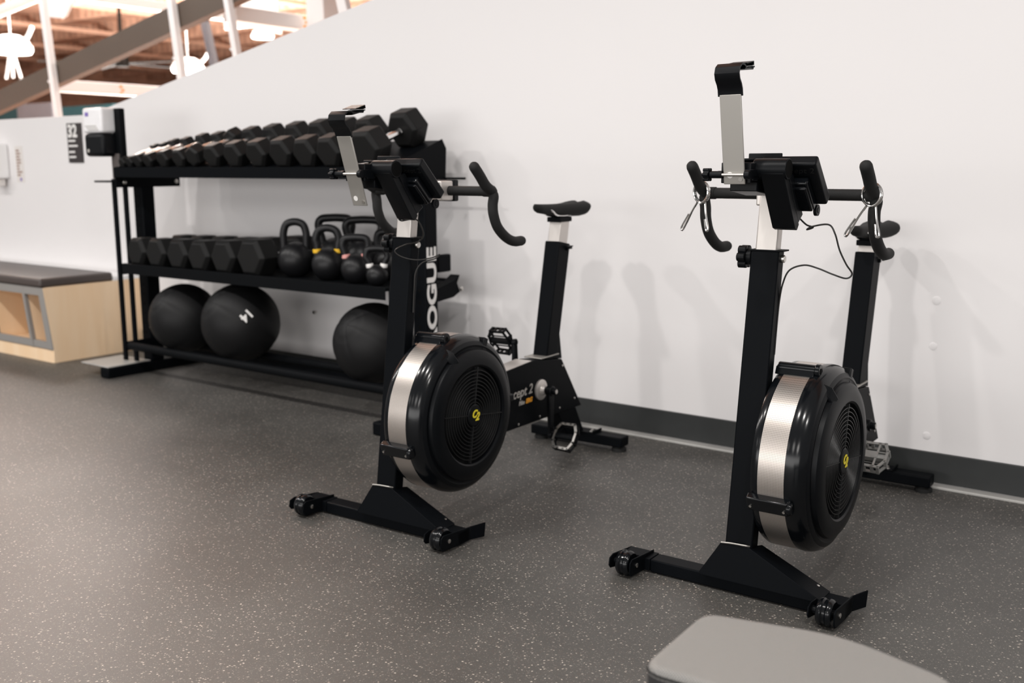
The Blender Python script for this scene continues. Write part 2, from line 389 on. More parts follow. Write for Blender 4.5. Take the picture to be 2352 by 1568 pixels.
for i in range(12):
    m = MB(); y = 7.0 + 3.1 * i; m.box((-60, y, 6.55), (6, y + 0.22, 7.0)); tag(m.build('roof_joist', M['deck']), kind='structure')
for i in range(9):
    m = MB(); x = -52 + 6.2 * i; m.box((x, 4.2, 6.4), (x + 0.25, 44, 6.55)); tag(m.build('roof_purlin', M['deck']), kind='structure')
# sloping brown stringer of the ramp, parallel with the wall top
YB = 5.0
m = MB(); zb = lambda x: 1.600 + 0.191 * (x + 9.591)
m.prism([(-13, zb(-13)), (3, zb(3)), (3, zb(3) + 0.187), (-13, zb(-13) + 0.187)], lambda a, b: (a, YB, b), lambda a, b: (a, YB + 0.08, b))
tag(m.build('trim_2', M['brownbeam']), kind='structure')
# leaning white guard posts in front of it
for (a, b, w, lab) in (((92, 0), (128, 268), 0.062, 'white leaning guard post crossing the brown stringer above the number sign'),
                       ((387, 0), (413, 190), 0.062, 'white leaning guard post rising behind the wall top, second from the left'),
                       ((524, 40), (541, 140), 0.05, 'white leaning guard post, third from the left, below the thick beam'),
                       ((781, 0), (790, 40), 0.08, 'white leaning guard post at the upper right end of the opening')):
    A = on(1, YB - 0.06, *a); B = on(1, YB - 0.06, *b); d = (A - B).normalized()
    A = A + d * 0.5; B = B - d * 0.25
    q = MB(); n = Vector((d.z, 0, -d.x)) * w / 2
    q.hexa([B - n, B + n, B + n + Vector((0, 0.05, 0)), B - n + Vector((0, 0.05, 0))], [A - n, A + n, A + n + Vector((0, 0.05, 0)), A - n + Vector((0, 0.05, 0))])
    for t in (0.32,):
        c = B + (A - B) * t
        q.cyl(c - n * 1.25, c - n * 0.9, 0.012, 10)
    tag(q.build('guard_post', M['wframe'], bevel=0.006), lab, 'post', 'white guard posts of the ramp')
# white roof beams running away from the wall, behind the stringer
def ybeam(name, x, pt_top, pt_bot, y0, y1, w, lab):
    a = on(0, x, *pt_top); b = on(0, x, *pt_bot)
    h = abs(a.z - b.z)
    q = MB(); q.box((x - w, y0, b.z), (x, y1, a.z))
    o = tag(q.build(name, M['wframe'], bevel=0.01), lab, 'beam', 'white beams under the hall roof')
    return a, b, o
a1 = ybeam('roof_beam', -9.6, (250, 190), (250, 216), 5.3, 11.5, 0.16, 'lowest white horizontal beam with an orange mark, above the number sign')
a2 = ybeam('roof_beam', -6.4, (600, 20), (600, 55), 5.2, 7.2, 0.16, 'thick white horizontal beam with an orange mark running into the upper white column')
a3 = ybeam('roof_beam', -9.6, (280, -10), (280, 12), 5.3, 13, 0.16, 'uppermost white horizontal beam at the top edge of the opening')
for u, v, X, par in ((281, 206, -9.6, a1[2]), (703, 50, -6.4, a2[2])):
    p = on(0, X, u, v); q = MB()
    for k in range(3): q.box((p.x, p.y - 0.03 + 0.02 * (k % 2), p.z - 0.05 + 0.035 * k), (p.x + 0.004, p.y + 0.0 + 0.02 * (k % 2), p.z - 0.03 + 0.035 * k))
    q.build('paint_mark', M['orange'], par)
# thick white upright column at the right end
p = on(1, 5.9, 733, 20); q = MB(); q.box((p.x - 0.10, 5.85, 0), (p.x + 0.10, 6.05, 6.9)); tag(q.build('hall_column', M['wframe'], bevel=0.01), 'thick white upright column behind the right end of the opening', 'column')
# sloping white pipe at the top left and a white gusset plate
A = on(1, 5.6, -60, 52); B = on(1, 5.6, 110, -20); q = MB(); q.cyl(A, B, 0.055, 16); tag(q.build('roof_pipe', M['wframe']), 'sloping white pipe in the top left corner', 'pipe')
q = MB(); pts = [(98, -40), (178, -40), (172, 4), (162, 12), (152, 36), (142, 42), (112, 39), (104, 30)]
W3 = [on(1, 5.4, *p) for p in pts]; q.hexa(W3, [p + Vector((0, 0.02, 0)) for p in W3])
c = on(1, 5.4, 136, 16); q.cyl(c, c + Vector((0, -0.012, 0)), 0.014, 10)
tag(q.build('gusset_plate', M['wframe'], bevel=0.003), 'white rounded steel plate hanging from the top edge beside the first guard post', 'steel plate')
# glazed window frame further back
q = MB(); A = on(1, 7.4, 455, 30); B = on(1, 7.4, 490, 190)
d = (B - A); q.hexa([A, A + Vector((0.09, 0, 0)), A + Vector((0.09, 0.06, 0)), A + Vector((0, 0.06, 0))], [B, B + Vector((0.09, 0, 0)), B + Vector((0.09, 0.06, 0)), B + Vector((0, 0.06, 0))])
tag(q.build('glazing_bar', M['greywall']), 'pale slanting glazing bar left of the white panel', 'glazing bar')
p = on(1, 8.6, 522, 46); p2 = on(1, 8.6, 640, 78)
q = MB(); q.hexa([p, p2, on(1, 8.6, 640, 62), on(1, 8.6, 522, 30)], [v + Vector((0, 0.05, 0)) for v in (p, p2, on(1, 8.6, 640, 62), on(1, 8.6, 522, 30))])
q.box((p.x, 8.55, p.z - 0.12), (p2.x, 8.6, p.z + 0.25))
tag(q.build('white_panel', M['wframe']), 'white panel under the thick beam in the hall', 'panel')
# high-bay lamps
def highbay(u, v, Y, s, lab, stand=True):
    c = on(1, Y, u, v)
    t = empty('high_bay_lamp', c, 0, lab, 'lamp', 'high-bay lamps in the hall')
    q = MB(); q.lathe([(0, 0.20 * s), (0.13 * s, 0.19 * s), (0.24 * s, 0.12 * s), (0.30 * s, 0.02 * s), (0.30 * s, 0.0)], (0, 0, 0), (0, 0, 1), 28); q.build('dome', M['wframe'], t)
    q = MB(); q.lathe([(0.30 * s, -0.02 * s), (0.27 * s, -0.07 * s), (0.0, -0.10 * s)], (0, 0, 0), (0, 0, 1), 28); q.build('diffuser', M['lampwhite'], t)
    q = MB(); q.tube([(0.2 * s, 0, 0.05 * s), (0.45 * s, 0, 0.12 * s), (0.62 * s, 0, 0.26 * s)], 0.03 * s, 8); q.build('bracket_arm', M['wframe'], t)
    if stand:
        q = MB()
        for dx in (-0.22, -0.02, 0.2): q.cyl((dx * 0.3 * s, 0, -0.1 * s), (dx * s, 0, -0.42 * s), 0.02 * s, 8)
        q.build('cage_rods', M['wframe'], t)
    q = MB(); q.cyl((0, 0, 0.19 * s), (0, 0, 6.99 - c.z), 0.012, 8); q.build('drop_rod', M['wframe'], t)
highbay(26, 112, 9.5, 1.15, 'white high-bay lamp with three rods at the left picture edge')
highbay(432, 158, 9.0, 0.75, 'white high-bay lamp peeping over the wall top beside the second guard post', False)
highbay(603, 82, 10.5, 0.55, 'white high-bay lamp between the thick beam and the wall top', False)
# ceiling fan
c = on(1, 12, 281, 146); t = empty('ceiling_fan', c, 0, 'large dark ceiling fan seen between the two left guard posts', 'fan')
q = MB(); q.cyl((0, 0, -0.06), (0, 0, 0.12), 0.13, 16); q.cyl((0, 0, 0.1), (0, 0, 3.8), 0.035, 8); q.build('hub', M['fan'], t)
for k in range(5):
    a = 2 * math.pi * k / 5 + 0.35; d = Vector((math.cos(a), math.sin(a), 0)); n = Vector((-d.y, d.x, 0)) * 0.07
    q = MB(); q.hexa([d * 0.1 - n, d * 0.1 + n, d * 1.5 + n * 0.8, d * 1.5 - n * 0.8], [v + Vector((0, 0, 0.02)) for v in (d * 0.1 - n, d * 0.1 + n, d * 1.5 + n * 0.8, d * 1.5 - n * 0.8)])
    q.build('blade', M['fan'], t)
# teal and grey panels low in the hall
for (u0, u1, v0, mt, lab) in ((-60, 37, 236, 'teal', 'dark teal wall panel low in the hall at the left picture edge'), (38, 118, 240, 'greywall', 'grey wall panel low in the hall left of the first guard post'), (136, 260, 246, 'teal', 'dark teal wall panel low in the hall above the number sign')):
    A = on(1, 11.0, u0, v0); B = on(1, 11.0, u1, v0)
    q = MB(); q.box((A.x, 11.0, -1), (B.x, 11.1, A.z)); tag(q.build('hall_panel', M[mt]), lab, 'panel', 'panels low in the hall')

# ------------------------------------------------------------------ signs and dispensers on the wall
def wallrect(pts):
    P = [on(1, WY, *p) for p in pts]; xs = [p.x for p in P]; zs = [p.z for p in P]
    return min(xs), max(xs), min(zs), max(zs)
x0, x1, z0, z1 = -6.102, -5.942, 1.117, 1.359
t = empty('wall_sign', ((x0 + x1) / 2, WY, z0), 0, 'black wall sign with a large white 32, left of the sanitizer stand', 'sign')
q = MB(); q.box((x0 - t.location.x, -0.008, 0), (x1 - t.location.x, 0, z1 - z0)); q.build('sign_board', M['signblack'], t, bevel=0.002)
text_mesh('number', '32', 0.105, frame((-0.018, -0.0086, 0.190), (1, 0, 0), (0, 0, 1)), M['white'], t, bold=0.004)
q = MB()
for k, (w, zz) in enumerate(((0.078, 0.134), (0.100, 0.103), (0.066, 0.066), (0.074, 0.035))):
    q.box((-0.068, -0.0095, zz - 0.0055), (-0.068 + w, -0.008, zz + 0.0055))
q.build('small_print', M['white'], t)
x0, x1, z0, z1 = -6.756, -6.660, 0.992, 1.230
t = empty('paper_notice', ((x0 + x1) / 2, WY, z0), 0, 'narrow paper notice taped to the white wall left of the number sign', 'notice')
q = MB(); q.box((-0.048, -0.002, 0), (0.048, 0, 0.236)); q.build('sheet', M['paper'], t)
q = MB(); rnd = random.Random(3)
for k in range(9):
    q.box((-0.036, -0.003, 0.20 - 0.02 * k), (-0.036 + 0.03 + 0.04 * rnd.random(), -0.002, 0.212 - 0.02 * k))
q.build('print', M['brownprint'], t)
q = MB(); q.cyl((0.005, -0.003, 0.018), (0.005, -0.002, 0.018), 0.012, 12); q.build('stamp', M['purple'], t)
t = empty('wall_dispenser', (-6.915, WY, 0.985), 0, 'white wall dispenser at the left picture edge above the bench', 'dispenser')
q = MB(); q.box((-0.075, -0.10, 0.03), (0.075, 0, 0.26)); q.build('housing', M['wframe'], t, bevel=0.015, seg=3)
q = MB(); q.box((-0.035, -0.08, -0.02), (0.045, -0.02, 0.03)); q.build('nozzle', M['paper'], t, bevel=0.006)
q = MB(); q.box((-0.05, -0.102, 0.12), (-0.02, -0.10, 0.18)); q.build('badge', M['purple'], t)

# ------------------------------------------------------------------ storage bench at the left
bx = -5.435
t = empty('storage_bench', (bx, 3.3, 0), 0, 'birch plywood cubby bench with dark brown cushion along the wall', 'bench')
yb = 3.595 - 3.3; yf = 3.021 - 3.3; yt = 2.986 - 3.3; LEN = 3.6
q = MB(); q.prism([(yf, 0), (yb, 0), (yb, 0.43), (yt, 0.43), (yf + 0.003, 0.075)], lambda a, b: (-0.018, a, b), lambda a, b: (0, a, b)); q.build('side_panel', M['wood'], t, bevel=0.001)
q = MB(); q.box((-LEN, yf, 0), (-0.018, yf + 0.018, 0.07)); q.build('toe_board', M['wood'], t)
q = MB(); q.box((-LEN, yf + 0.018, 0.07), (-0.018, yb, 0.088)); q.build('bottom_board', M['wood'], t)
q = MB(); q.box((-LEN, yt + 0.01, 0.41), (-0.018, yb, 0.43)); q.build('top_board', M['wood'], t)
q = MB(); q.box((-LEN, yb - 0.015, 0.088), (-0.018, yb, 0.41)); q.build('back_board', M['wood'], t)
for k in range(1, 9):
    x = -0.018 - 0.4 * k + 0.2
    q = MB(); q.prism([(yf + 0.02, 0.088), (yb - 0.015, 0.088), (yb - 0.015, 0.41), (yt + 0.02, 0.41)], lambda a, b: (x - 0.009, a, b), lambda a, b: (x + 0.009, a, b)); q.build('divider', M['wood'], t)
# grey edge banding round the openings
edge = mat('grey_edge_trim', (0.30, 0.285, 0.27), 0.45)
q = MB(); q.hexa([(-LEN, yf + 0.001, 0.075), (-0.02, yf + 0.001, 0.075), (-0.02, yf + 0.02, 0.075), (-LEN, yf + 0.02, 0.075)], [(-LEN, yf - 0.002, 0.115), (-0.02, yf - 0.002, 0.115), (-0.02, yf + 0.018, 0.115), (-LEN, yf + 0.018, 0.115)])
q.hexa([(-LEN, yt + 0.002, 0.385), (-0.02, yt + 0.002, 0.385), (-0.02, yt + 0.02, 0.385), (-LEN, yt + 0.02, 0.385)], [(-LEN, yt - 0.001, 0.43), (-0.02, yt - 0.001, 0.43), (-0.02, yt + 0.018, 0.43), (-LEN, yt + 0.018, 0.43)])
for x in [0.0] + [-0.018 - 0.4 * k + 0.2 + 0.012 for k in range(1, 9)]:
    w = 0.055 if x == 0 else 0.024
    q.hexa([(x - w, yf - 0.003, 0.075), (x - 0.001, yf - 0.003, 0.075), (x - 0.001, yf + 0.018, 0.075), (x - w, yf + 0.018, 0.075)], [(x - w, yt - 0.002, 0.43), (x - 0.001, yt - 0.002, 0.43), (x - 0.001, yt + 0.018, 0.43), (x - w, yt + 0.018, 0.43)])
q.build('edge_trim', edge, t)
q = MB(); q.box((-LEN, yt - 0.012, 0.431), (-0.004, 3.425 - 3.3, 0.482)); q.build('cushion', M['leather'], t, bevel=0.016, seg=4)
q = MB(); q.box((-LEN, 3.425 - 3.3, 0.43), (-0.0, yb, 0.455)); q.build('back_ledge', M['wframe'], t, bevel=0.003)

# ------------------------------------------------------------------ the rack
RX0, RX1 = -4.864, -2.814     # outer faces of the uprights
rack = empty('dumbbell_rack', ((RX0 + RX1) / 2, 3.25, 0), 0, 'long black steel storage rack with sloped dumbbell tray, shelf and ball rails', 'storage rack')
OX, OY = rack.location.x, rack.location.y
def rb(lo, hi): return (lo[0] - OX, lo[1] - OY, lo[2]), (hi[0] - OX, hi[1] - OY, hi[2])
T = 0.077
for x in (RX0, RX1 - T):
    q = MB(); q.box(*rb((x, 2.947, 0.0), (x + T, 3.55, 0.056))); q.build('foot', M['black'], rack, bevel=0.008)
    q = MB(); q.box(*rb((x, 3.213, 0.056), (x + T, 3.290, 1.04)))
    up = q.build('upright', M['black'], rack, bevel=0.006)
    q = MB()
    for k in range(16):
        z = 0.16 + 0.052 * k
        q.cyl((x + T / 2 - OX, 3.2128 - OY, z), (x + T / 2 - OX, 3.2122 - OY, z), 0.008, 10)
    q.build('hole', M['dark'], up)
    # triangular brackets carrying the top tray (side plates along the depth)
    xi = x + T if x == RX0 else x
    sgn = 1 if x == RX0 else -1
    for (nm, z0, z1, y0, y1) in (('tray_bracket', 0.987, 1.04, 3.062, 3.45), ('shelf_bracket', 0.538, 0.588, 3.07, 3.47), ('rail_bracket', 0.135, 0.185, 3.05, 3.32)):
        q = MB(); q.box(*rb((min(xi, xi + sgn * 0.006), y0, z0), (max(xi, xi + sgn * 0.006), y1, z1)))
        bk = q.build(nm, M['black'], rack, bevel=0.002)
        for yy in (y0 + 0.05, y1 - 0.025):
            xx = xi + sgn * 0.006 if x == RX0 else xi + T
            q = MB(); q.lathe([(0.011, 0), (0.011, 0.004), (0.007, 0.008), (0, 0.009)], (xx - OX, yy - OY, (z0 + z1) / 2), (1, 0, 0), 14); q.build('bolt', M['steel'], bk)
# chrome bolt pair at the foot of the left upright
q = MB()
for yy in (3.222, 3.252):
    q.lathe([(0.014, 0), (0.014, 0.006), (0.008, 0.012), (0, 0.013)], (RX0 + T - OX, yy - OY, 0.245), (1, 0, 0), 14)
q.build('bolt', M['steel'], rack)
# sloped top tray
TX0, TX1 = RX0 + T + 0.006, RX1 - T - 0.006
def tz(y): return 1.088 + 0.36 * (y - 3.095)
q = MB()
q.xprism([(3.055 - OY, 1.040), (3.055 - OY, 1.090), (3.058 - OY, 1.090), (3.060 - OY, tz(3.06)), (3.41 - OY, tz(3.41)), (3.43 - OY, tz(3.41) - 0.01), (3.44 - OY, 1.15), (3.437 - OY, 1.15), (3.41 - OY, tz(3.41) - 0.012), (3.070 - OY, tz(3.06) - 0.012), (3.070 - OY, 1.040)], TX0 - OX, TX1 - OX)
q.build('dumbbell_tray', M['black'], rack, bevel=0.001)
for x in (TX0 - 0.003, TX1):
    q = MB(); q.xprism([(3.055 - OY, 1.037), (3.055 - OY, 1.090), (3.13 - OY, 1.100), (3.425 - OY, 1.208), (3.452 - OY, 1.168), (3.445 - OY, 1.037)], x - OX, x + 0.003 - OX)
    q.build('tray_end_panel', M['blackm'], rack, bevel=0.0008)
q = MB(); q.cyl((TX1 - 0.02 - OX, 3.435 - OY, 1.04), (TX1 + 0.12 - OX, 3.435 - OY, 1.04), 0.005, 10); q.build('hook_pin', M['black'], rack)
# flat middle shelf with a folded lip
q = MB(); q.xprism([(3.06 - OY, 0.546), (3.06 - OY, 0.598), (3.085 - OY, 0.598), (3.09 - OY, 0.588), (3.47 - OY, 0.588), (3.47 - OY, 0.60), (3.473 - OY, 0.60), (3.473 - OY, 0.55), (3.47 - OY, 0.55), (3.47 - OY, 0.582), (3.063 - OY, 0.582), (3.063 - OY, 0.546)], TX0 + 0.008 - OX, TX1 - 0.008 - OX)
q.build('shelf', M['blackm'], rack, bevel=0.0015)
# ball rails
for y, nm in ((3.08, 'ball_rail'), (3.30, 'ball_rail')):
    q = MB(); q.cyl((TX0 - OX, y - OY, 0.160), (TX1 - OX, y - OY, 0.160), 0.0215, 18); q.build(nm, M['blackm'], rack)
q = MB(); q.box(*rb((RX0 + T, 3.40, 0.07), (RX1 - T, 3.45, 0.11))); q.build('crossbar', M['black'], rack, bevel=0.004)
# lettering on the right upright, reading upwards
text_mesh('lettering', 'ROGUE', 0.078, frame((RX1 + 0.0006 - OX, 3.2515 - OY, 0.545), (0, 0, 1), (0, -1, 0)), M['white'], rack, bold=0.0028, sx=1.62)
# shelf end block and storage peg behind the right upright
q = MB(); q.box(*rb((RX1 - 0.03, 3.30, 0.645), (RX1 - 0.005, 3.385, 0.72))); q.build('end_stop', M['black'], rack, bevel=0.006)
q = MB(); q.prism([(3.29 - OY, 0.575), (3.40 - OY, 0.60), (3.445 - OY, 0.625), (3.425 - OY, 0.59), (3.445 - OY, 0.55), (3.40 - OY, 0.53), (3.29 - OY, 0.52)], lambda a, b: (RX1 - 0.06 - OX, a, b), lambda a, b: (RX1 - 0.005 - OX, a, b)); q.build('peg_hook', M['black'], rack, bevel=0.003)

# ------------------------------------------------------------------ dumbbells
ordinal = ['first', 'second', 'third', 'fourth', 'fifth', 'sixth', 'seventh', 'eighth', 'ninth', 'tenth', 'eleventh', 'twelfth', 'thirteenth', 'fourteenth']
def head_mesh(r, ln, rot=0.0):
    """hex head along local y, centred; r = half across flats"""
    R = r / math.cos(math.pi / 6); q = MB()
    prof = [(-ln / 2, 0.80), (-ln / 2 + 0.15 * ln, 1.0), (ln / 2 - 0.15 * ln, 1.0), (ln / 2, 0.80)]
    rings = []
    for y, s in prof:
        rings.append([q.bm.verts.new((R * s * math.cos(a + rot), y, R * s * math.sin(a + rot))) for a in [math.pi / 3 * k for k in range(6)]])
    for i in range(3):
        for k in range(6): q.face([rings[i][k], rings[i][(k + 1) % 6], rings[i + 1][(k + 1) % 6], rings[i + 1][k]])
    q.face(rings[0]); q.face(rings[-1][::-1]); return q
def dumbbell(loc, r, ln, half, tilt, label, group, rot=0.0):
    t = empty('hex_dumbbell', loc, 0, label, 'dumbbell', group); t.rotation_euler = (tilt, 0, 0)
    for s in (-1, 1): head_mesh(r, ln, rot).build('weight_head', M['hex'], t, bevel=min(0.004, r * 0.05), loc=(0, s * half, 0), angle=20)
    a = half - ln / 2 + 0.003
    q = MB(); hr = 0.0135
    q.lathe([(hr, -a), (hr * 1.15, -a * 0.9), (hr * 0.92, -a * 0.8), (hr * 1.22, 0), (hr * 0.92, a * 0.8), (hr * 1.15, a * 0.9), (hr, a)], (0, 0, 0), (0, 1, 0), 20)
    q.build('handle', M['chrome'], t)
    return t
XT = [-4.755, -4.69, -4.615, -4.527, -4.402, -4.272, -4.16, -4.016, -3.86, -3.696, -3.533, -3.374, -3.225, -3.01]
RT = [0.024, 0.026, 0.032, 0.034, 0.040, 0.043, 0.046, 0.052, 0.056, 0.059, 0.062, 0.063, 0.065, 0.076]
sl = math.atan(0.36)
for i, (x, r) in enumerate(zip(XT, RT)):
    hf = min(0.121, 0.098 + 0.006 * i); yc = 3.107 + hf * math.cos(sl); zc = tz(yc) + r / math.cos(sl) + 0.001
    lab = f'{ordinal[i]} black hex dumbbell from the left on the sloped top tray'
    if i == 0: lab = 'smallest black hex dumbbell at the left end of the sloped top tray'
    if i == 13: lab = 'largest black hex dumbbell at the right end of the sloped top tray'
    if i == 6: lab = 'black hex dumbbell turned on edge, seventh from the left on the top tray'
    rot = math.radians(25) if i == 6 else 0.0
    if i == 6: zc += 0.006
    dumbbell((x, yc, zc), r, 0.05 + 0.055 * (i / 13), hf, sl, lab, 'hex dumbbells on the sloped top tray', rot)
XM = [-4.70, -4.535, -4.358, -4.188, -4.003, -3.802]
for i, x in enumerate(XM):
    r = (0.0705, 0.072, 0.0735, 0.074, 0.078, 0.085)[i]
    lab = f'{ordinal[i]} heavy black hex dumbbell from the left on the middle shelf'
    if i == 0: lab = 'heavy black hex dumbbell at the left end of the middle shelf'
    if i == 5: lab = 'heavy black hex dumbbell on the middle shelf, beside the tall plain kettlebell'
    dumbbell((x, 3.278, 0.5886 + r), r, 0.125, 0.125, 0, lab, 'heavy hex dumbbells on the middle shelf')

# ------------------------------------------------------------------ kettlebells
def kettlebell(x, y, r, h, hw, tr, band, label, rz=0.0, squarish=False):
    """r body radius, h total height, hw half width of handle, tr handle thickness"""
    t = empty('kettlebell', (x, y, 0.5885), rz, label, 'kettlebell', 'kettlebells on the middle shelf')
    cz = r * 0.93
    q = MB(); prof = []
    for k in range(25):
        a = -1.15 + (math.pi / 2 + 1.15) * k / 24
        prof.append((max(r * math.cos(a), 0), cz + r * math.sin(a)))
    prof[0] = (prof[0][0], 0.0)
    q.lathe(prof, (0, 0, 0), (0, 0, 1), 36); q.build('body', M['iron'], t)
    zt = h - tr; zb = cz + r * 0.72; b = r * 0.62
    if squarish: pts = [(-b, 0, zb - 0.02), (-b * 1.15, 0, zb + 0.02), (-hw, 0, zt - 0.035), (-hw * 0.82, 0, zt - 0.006), (-hw * 0.3, 0, zt), (hw * 0.3, 0, zt), (hw * 0.82, 0, zt - 0.006), (hw, 0, zt - 0.035), (b * 1.15, 0, zb + 0.02), (b, 0, zb - 0.02)]
    else: pts = [(-b, 0, zb - 0.02), (-b * 1.02, 0, zb + 0.03), (-hw, 0, zt - 0.05), (-hw * 0.72, 0, zt - 0.012), (0, 0, zt), (hw * 0.72, 0, zt - 0.012), (hw, 0, zt - 0.05), (b * 1.02, 0, zb + 0.03), (b, 0, zb - 0.02)]
    q = MB(); q.tube(pts, tr, 14, 6); q.build('handle', M['iron'], t)
    if band:
        for s in (-1, 1):
            q = MB(); q.lathe([(tr * 1.02, -0.009), (tr * 1.13, -0.007), (tr * 1.13, 0.007), (tr * 1.02, 0.009)], (s * b * 1.03, 0, zb + 0.008), (s * 0.12, 0, 1), 18); q.build('color_band', M[band], t)
    return t
kettlebell(-3.615, 3.215, 0.083, 0.270, 0.052, 0.0175, None, 'tall plain black kettlebell in the front row beside the heavy dumbbells', 0.65)
kettlebell(-3.39, 3.205, 0.074, 0.250, 0.052, 0.0175, 'kyellow', 'black kettlebell with yellow bands on its handle', 0.65)
kettlebell(-3.195, 3.185, 0.066, 0.215, 0.056, 0.017, 'kpink', 'black kettlebell with pink bands on its handle', 0.65, True)
kettlebell(-3.05, 3.165, 0.047, 0.172, 0.046, 0.014, 'white', 'small black kettlebell with white bands, next to the bike post', 0.65, True)
kettlebell(-3.525, 3.385, 0.090, 0.285, 0.078, 0.019, None, 'large black kettlebell in the back row, behind the yellow-banded one', 0.65, True)
kettlebell(-3.34, 3.385, 0.090, 0.280, 0.082, 0.018, None, 'large wide-handled black kettlebell in the back row, behind the pink-banded one', 0.65, True)
kettlebell(-3.165, 3.375, 0.078, 0.232, 0.060, 0.017, None, 'black kettlebell in the back row, behind the white-banded one', 0.65, True)

# ------------------------------------------------------------------ medicine balls
def medball(x, y, R, axis, label, number=None, npx=None):
    g = 0.11; z = 0.160 + math.sqrt((R + 0.0215) ** 2 - g * g) + 0.0005
    t = empty('medicine_ball', (x, y, z), 0, label, 'medicine ball', 'medicine balls on the lower rails')
    q = MB(); ax = Vector(axis).normalized(); u = ax.orthogonal().normalized(); w = ax.cross(u)
    ns, nr = 96, 48; rings = []
    for i in range(1, nr):
        th = math.pi * i / nr; ring = []
        for k in range(ns):
            ph = 2 * math.pi * k / ns
            seam = abs(math.cos(3 * ph)) ** 30 * math.sin(th) ** 0.5
            pan = 1 - 0.012 * (1 - abs(math.sin(3 * ph))) * math.sin(th)
            disc = 0.012 if abs(abs(math.cos(th)) - 0.93) < 0.012 else 0
            rr = R * (pan - 0.010 * seam - disc)
            ring.append(q.bm.verts.new((ax * math.cos(th) + (u * math.cos(ph) + w * math.sin(ph)) * math.sin(th)) * rr))
        rings.append(ring)
    a = q.bm.verts.new(ax * R * 0.985); b = q.bm.verts.new(-ax * R * 0.985)
    for k in range(ns): q.face([a, rings[0][k], rings[0][(k + 1) % ns]]); q.face([b, rings[-1][(k + 1) % ns], rings[-1][k]])
    for i in range(len(rings) - 1):
        for k in range(ns): q.face([rings[i][k], rings[i + 1][k], rings[i + 1][(k + 1) % ns], rings[i][(k + 1) % ns]])
    q.build('cover', M['ball'], t, angle=80)
    if number:
        d = ray(*npx).normalized(); o = CAMP - Vector((x, y, z)); bq = o.dot(d); s = -bq - math.sqrt(max(bq * bq - (o.length_squared - R * R), 0))
        n = (o + d * s).normalized(); right = Vector((math.cos(YAW), -math.sin(YAW), 0)); xa = (right - n * right.dot(n)).normalized(); ya = n.cross(xa)
        c, sn = math.cos(-0.55), math.sin(-0.55)
        text_mesh('number', number[0], number[1], frame(n * (R + 0.0005), xa * c + ya * sn, ya * c - xa * sn), number[2], t, bold=0.0015, ext=0.003)
    return t
medball(-4.45, 3.19, 0.176, (-0.2, -0.75, 0.62), 'black medicine ball at the left end, partly behind the one marked 14')
medball(-4.00, 3.19, 0.190, (-0.25, -0.75, 0.6), 'large black medicine ball with a white 14 on it', ('14', 0.062, M['white']), (566, 724))
medball(-3.105, 3.19, 0.179, (-0.1, -0.8, 0.55), 'black medicine ball at the right end of the rails, behind the bike post')

# ------------------------------------------------------------------ sanitizer stand
t = empty('hand_sanitizer_stand', (-4.875, 3.135, 0.0), 0, 'black hand sanitizer stand with white refill, at the left end of the rack', 'sanitizer stand')
bp = [(-5.135, 3.028), (-4.86, 2.995), (-4.86, 3.02), (-4.925, 3.262), (-5.19, 3.30)]
bp = [(-5.05, 2.955), (-4.792, 2.952), (-4.792, 3.205), (-5.05, 3.195)]
q = MB(); q.zprism([(a + 4.875, b - 3.135) for a, b in bp], 0.0575, 0.064); q.build('base_plate', M['strip'], t, bevel=0.002)
for (x, y) in ((-4.90, 3.128), (-4.828, 3.145)):
    q = MB(); q.box((x - 0.014 + 4.875, y - 0.008 - 3.135, 0.064), (x + 0.014 + 4.875, y + 0.008 - 3.135, 1.03)); q.build('upright_rod', M['black'], t, bevel=0.003)
q = MB(); q.box((-0.035, 0.01, 1.03), (0.035, 0.045, 1.392)); q.box((-0.032, -0.0, 1.02), (0.075, 0.04, 1.05)); q.build('column', M['blackm'], t, bevel=0.006)
q = MB(); q.box((-0.045, 0.0, 1.03), (0.02, 0.012, 1.16)); q.build('mount_plate', mat('brown_grey_plate', (0.10, 0.085, 0.08), 0.5), t, bevel=0.003)
q = MB(); q.box((-0.175, -0.07, 1.145), (-0.005, 0.03, 1.265)); q.build('dispenser_body', M['plastic'], t, bevel=0.02, seg=3)
q = MB(); q.lathe([(0.009, 0), (0.009, 0.003), (0, 0.004)], (-0.135, -0.07, 1.175), (0, -1, 0), 12); q.build('sensor', M['grey_print'], t)
q = MB(); q.box((-0.185, -0.065, 1.266), (-0.012, 0.025, 1.395)); bg = q.build('refill_bag', M['bag'], t, bevel=0.014, seg=3)
q = MB(); q.box((-0.155, -0.067, 1.352), (-0.125, -0.0655, 1.372)); q.build('logo', M['purple'], bg)
q = MB()
for k in range(3): q.box((-0.16 + 0.012 * k, -0.067, 1.30 - 0.01 * k), (-0.06 + 0.01 * k, -0.0655, 1.304 - 0.01 * k))
q.build('print', M['grey_print'], bg)
q = MB(); q.prism([(-0.13, -0.02), (-0.10, -0.075), (0.0, -0.06), (0.02, 0.0), (-0.02, 0.02)], lambda a, b: (a, b, 1.012), lambda a, b: (a, b, 1.022)); q.build('drip_tray', M['blackm'], t, bevel=0.003)

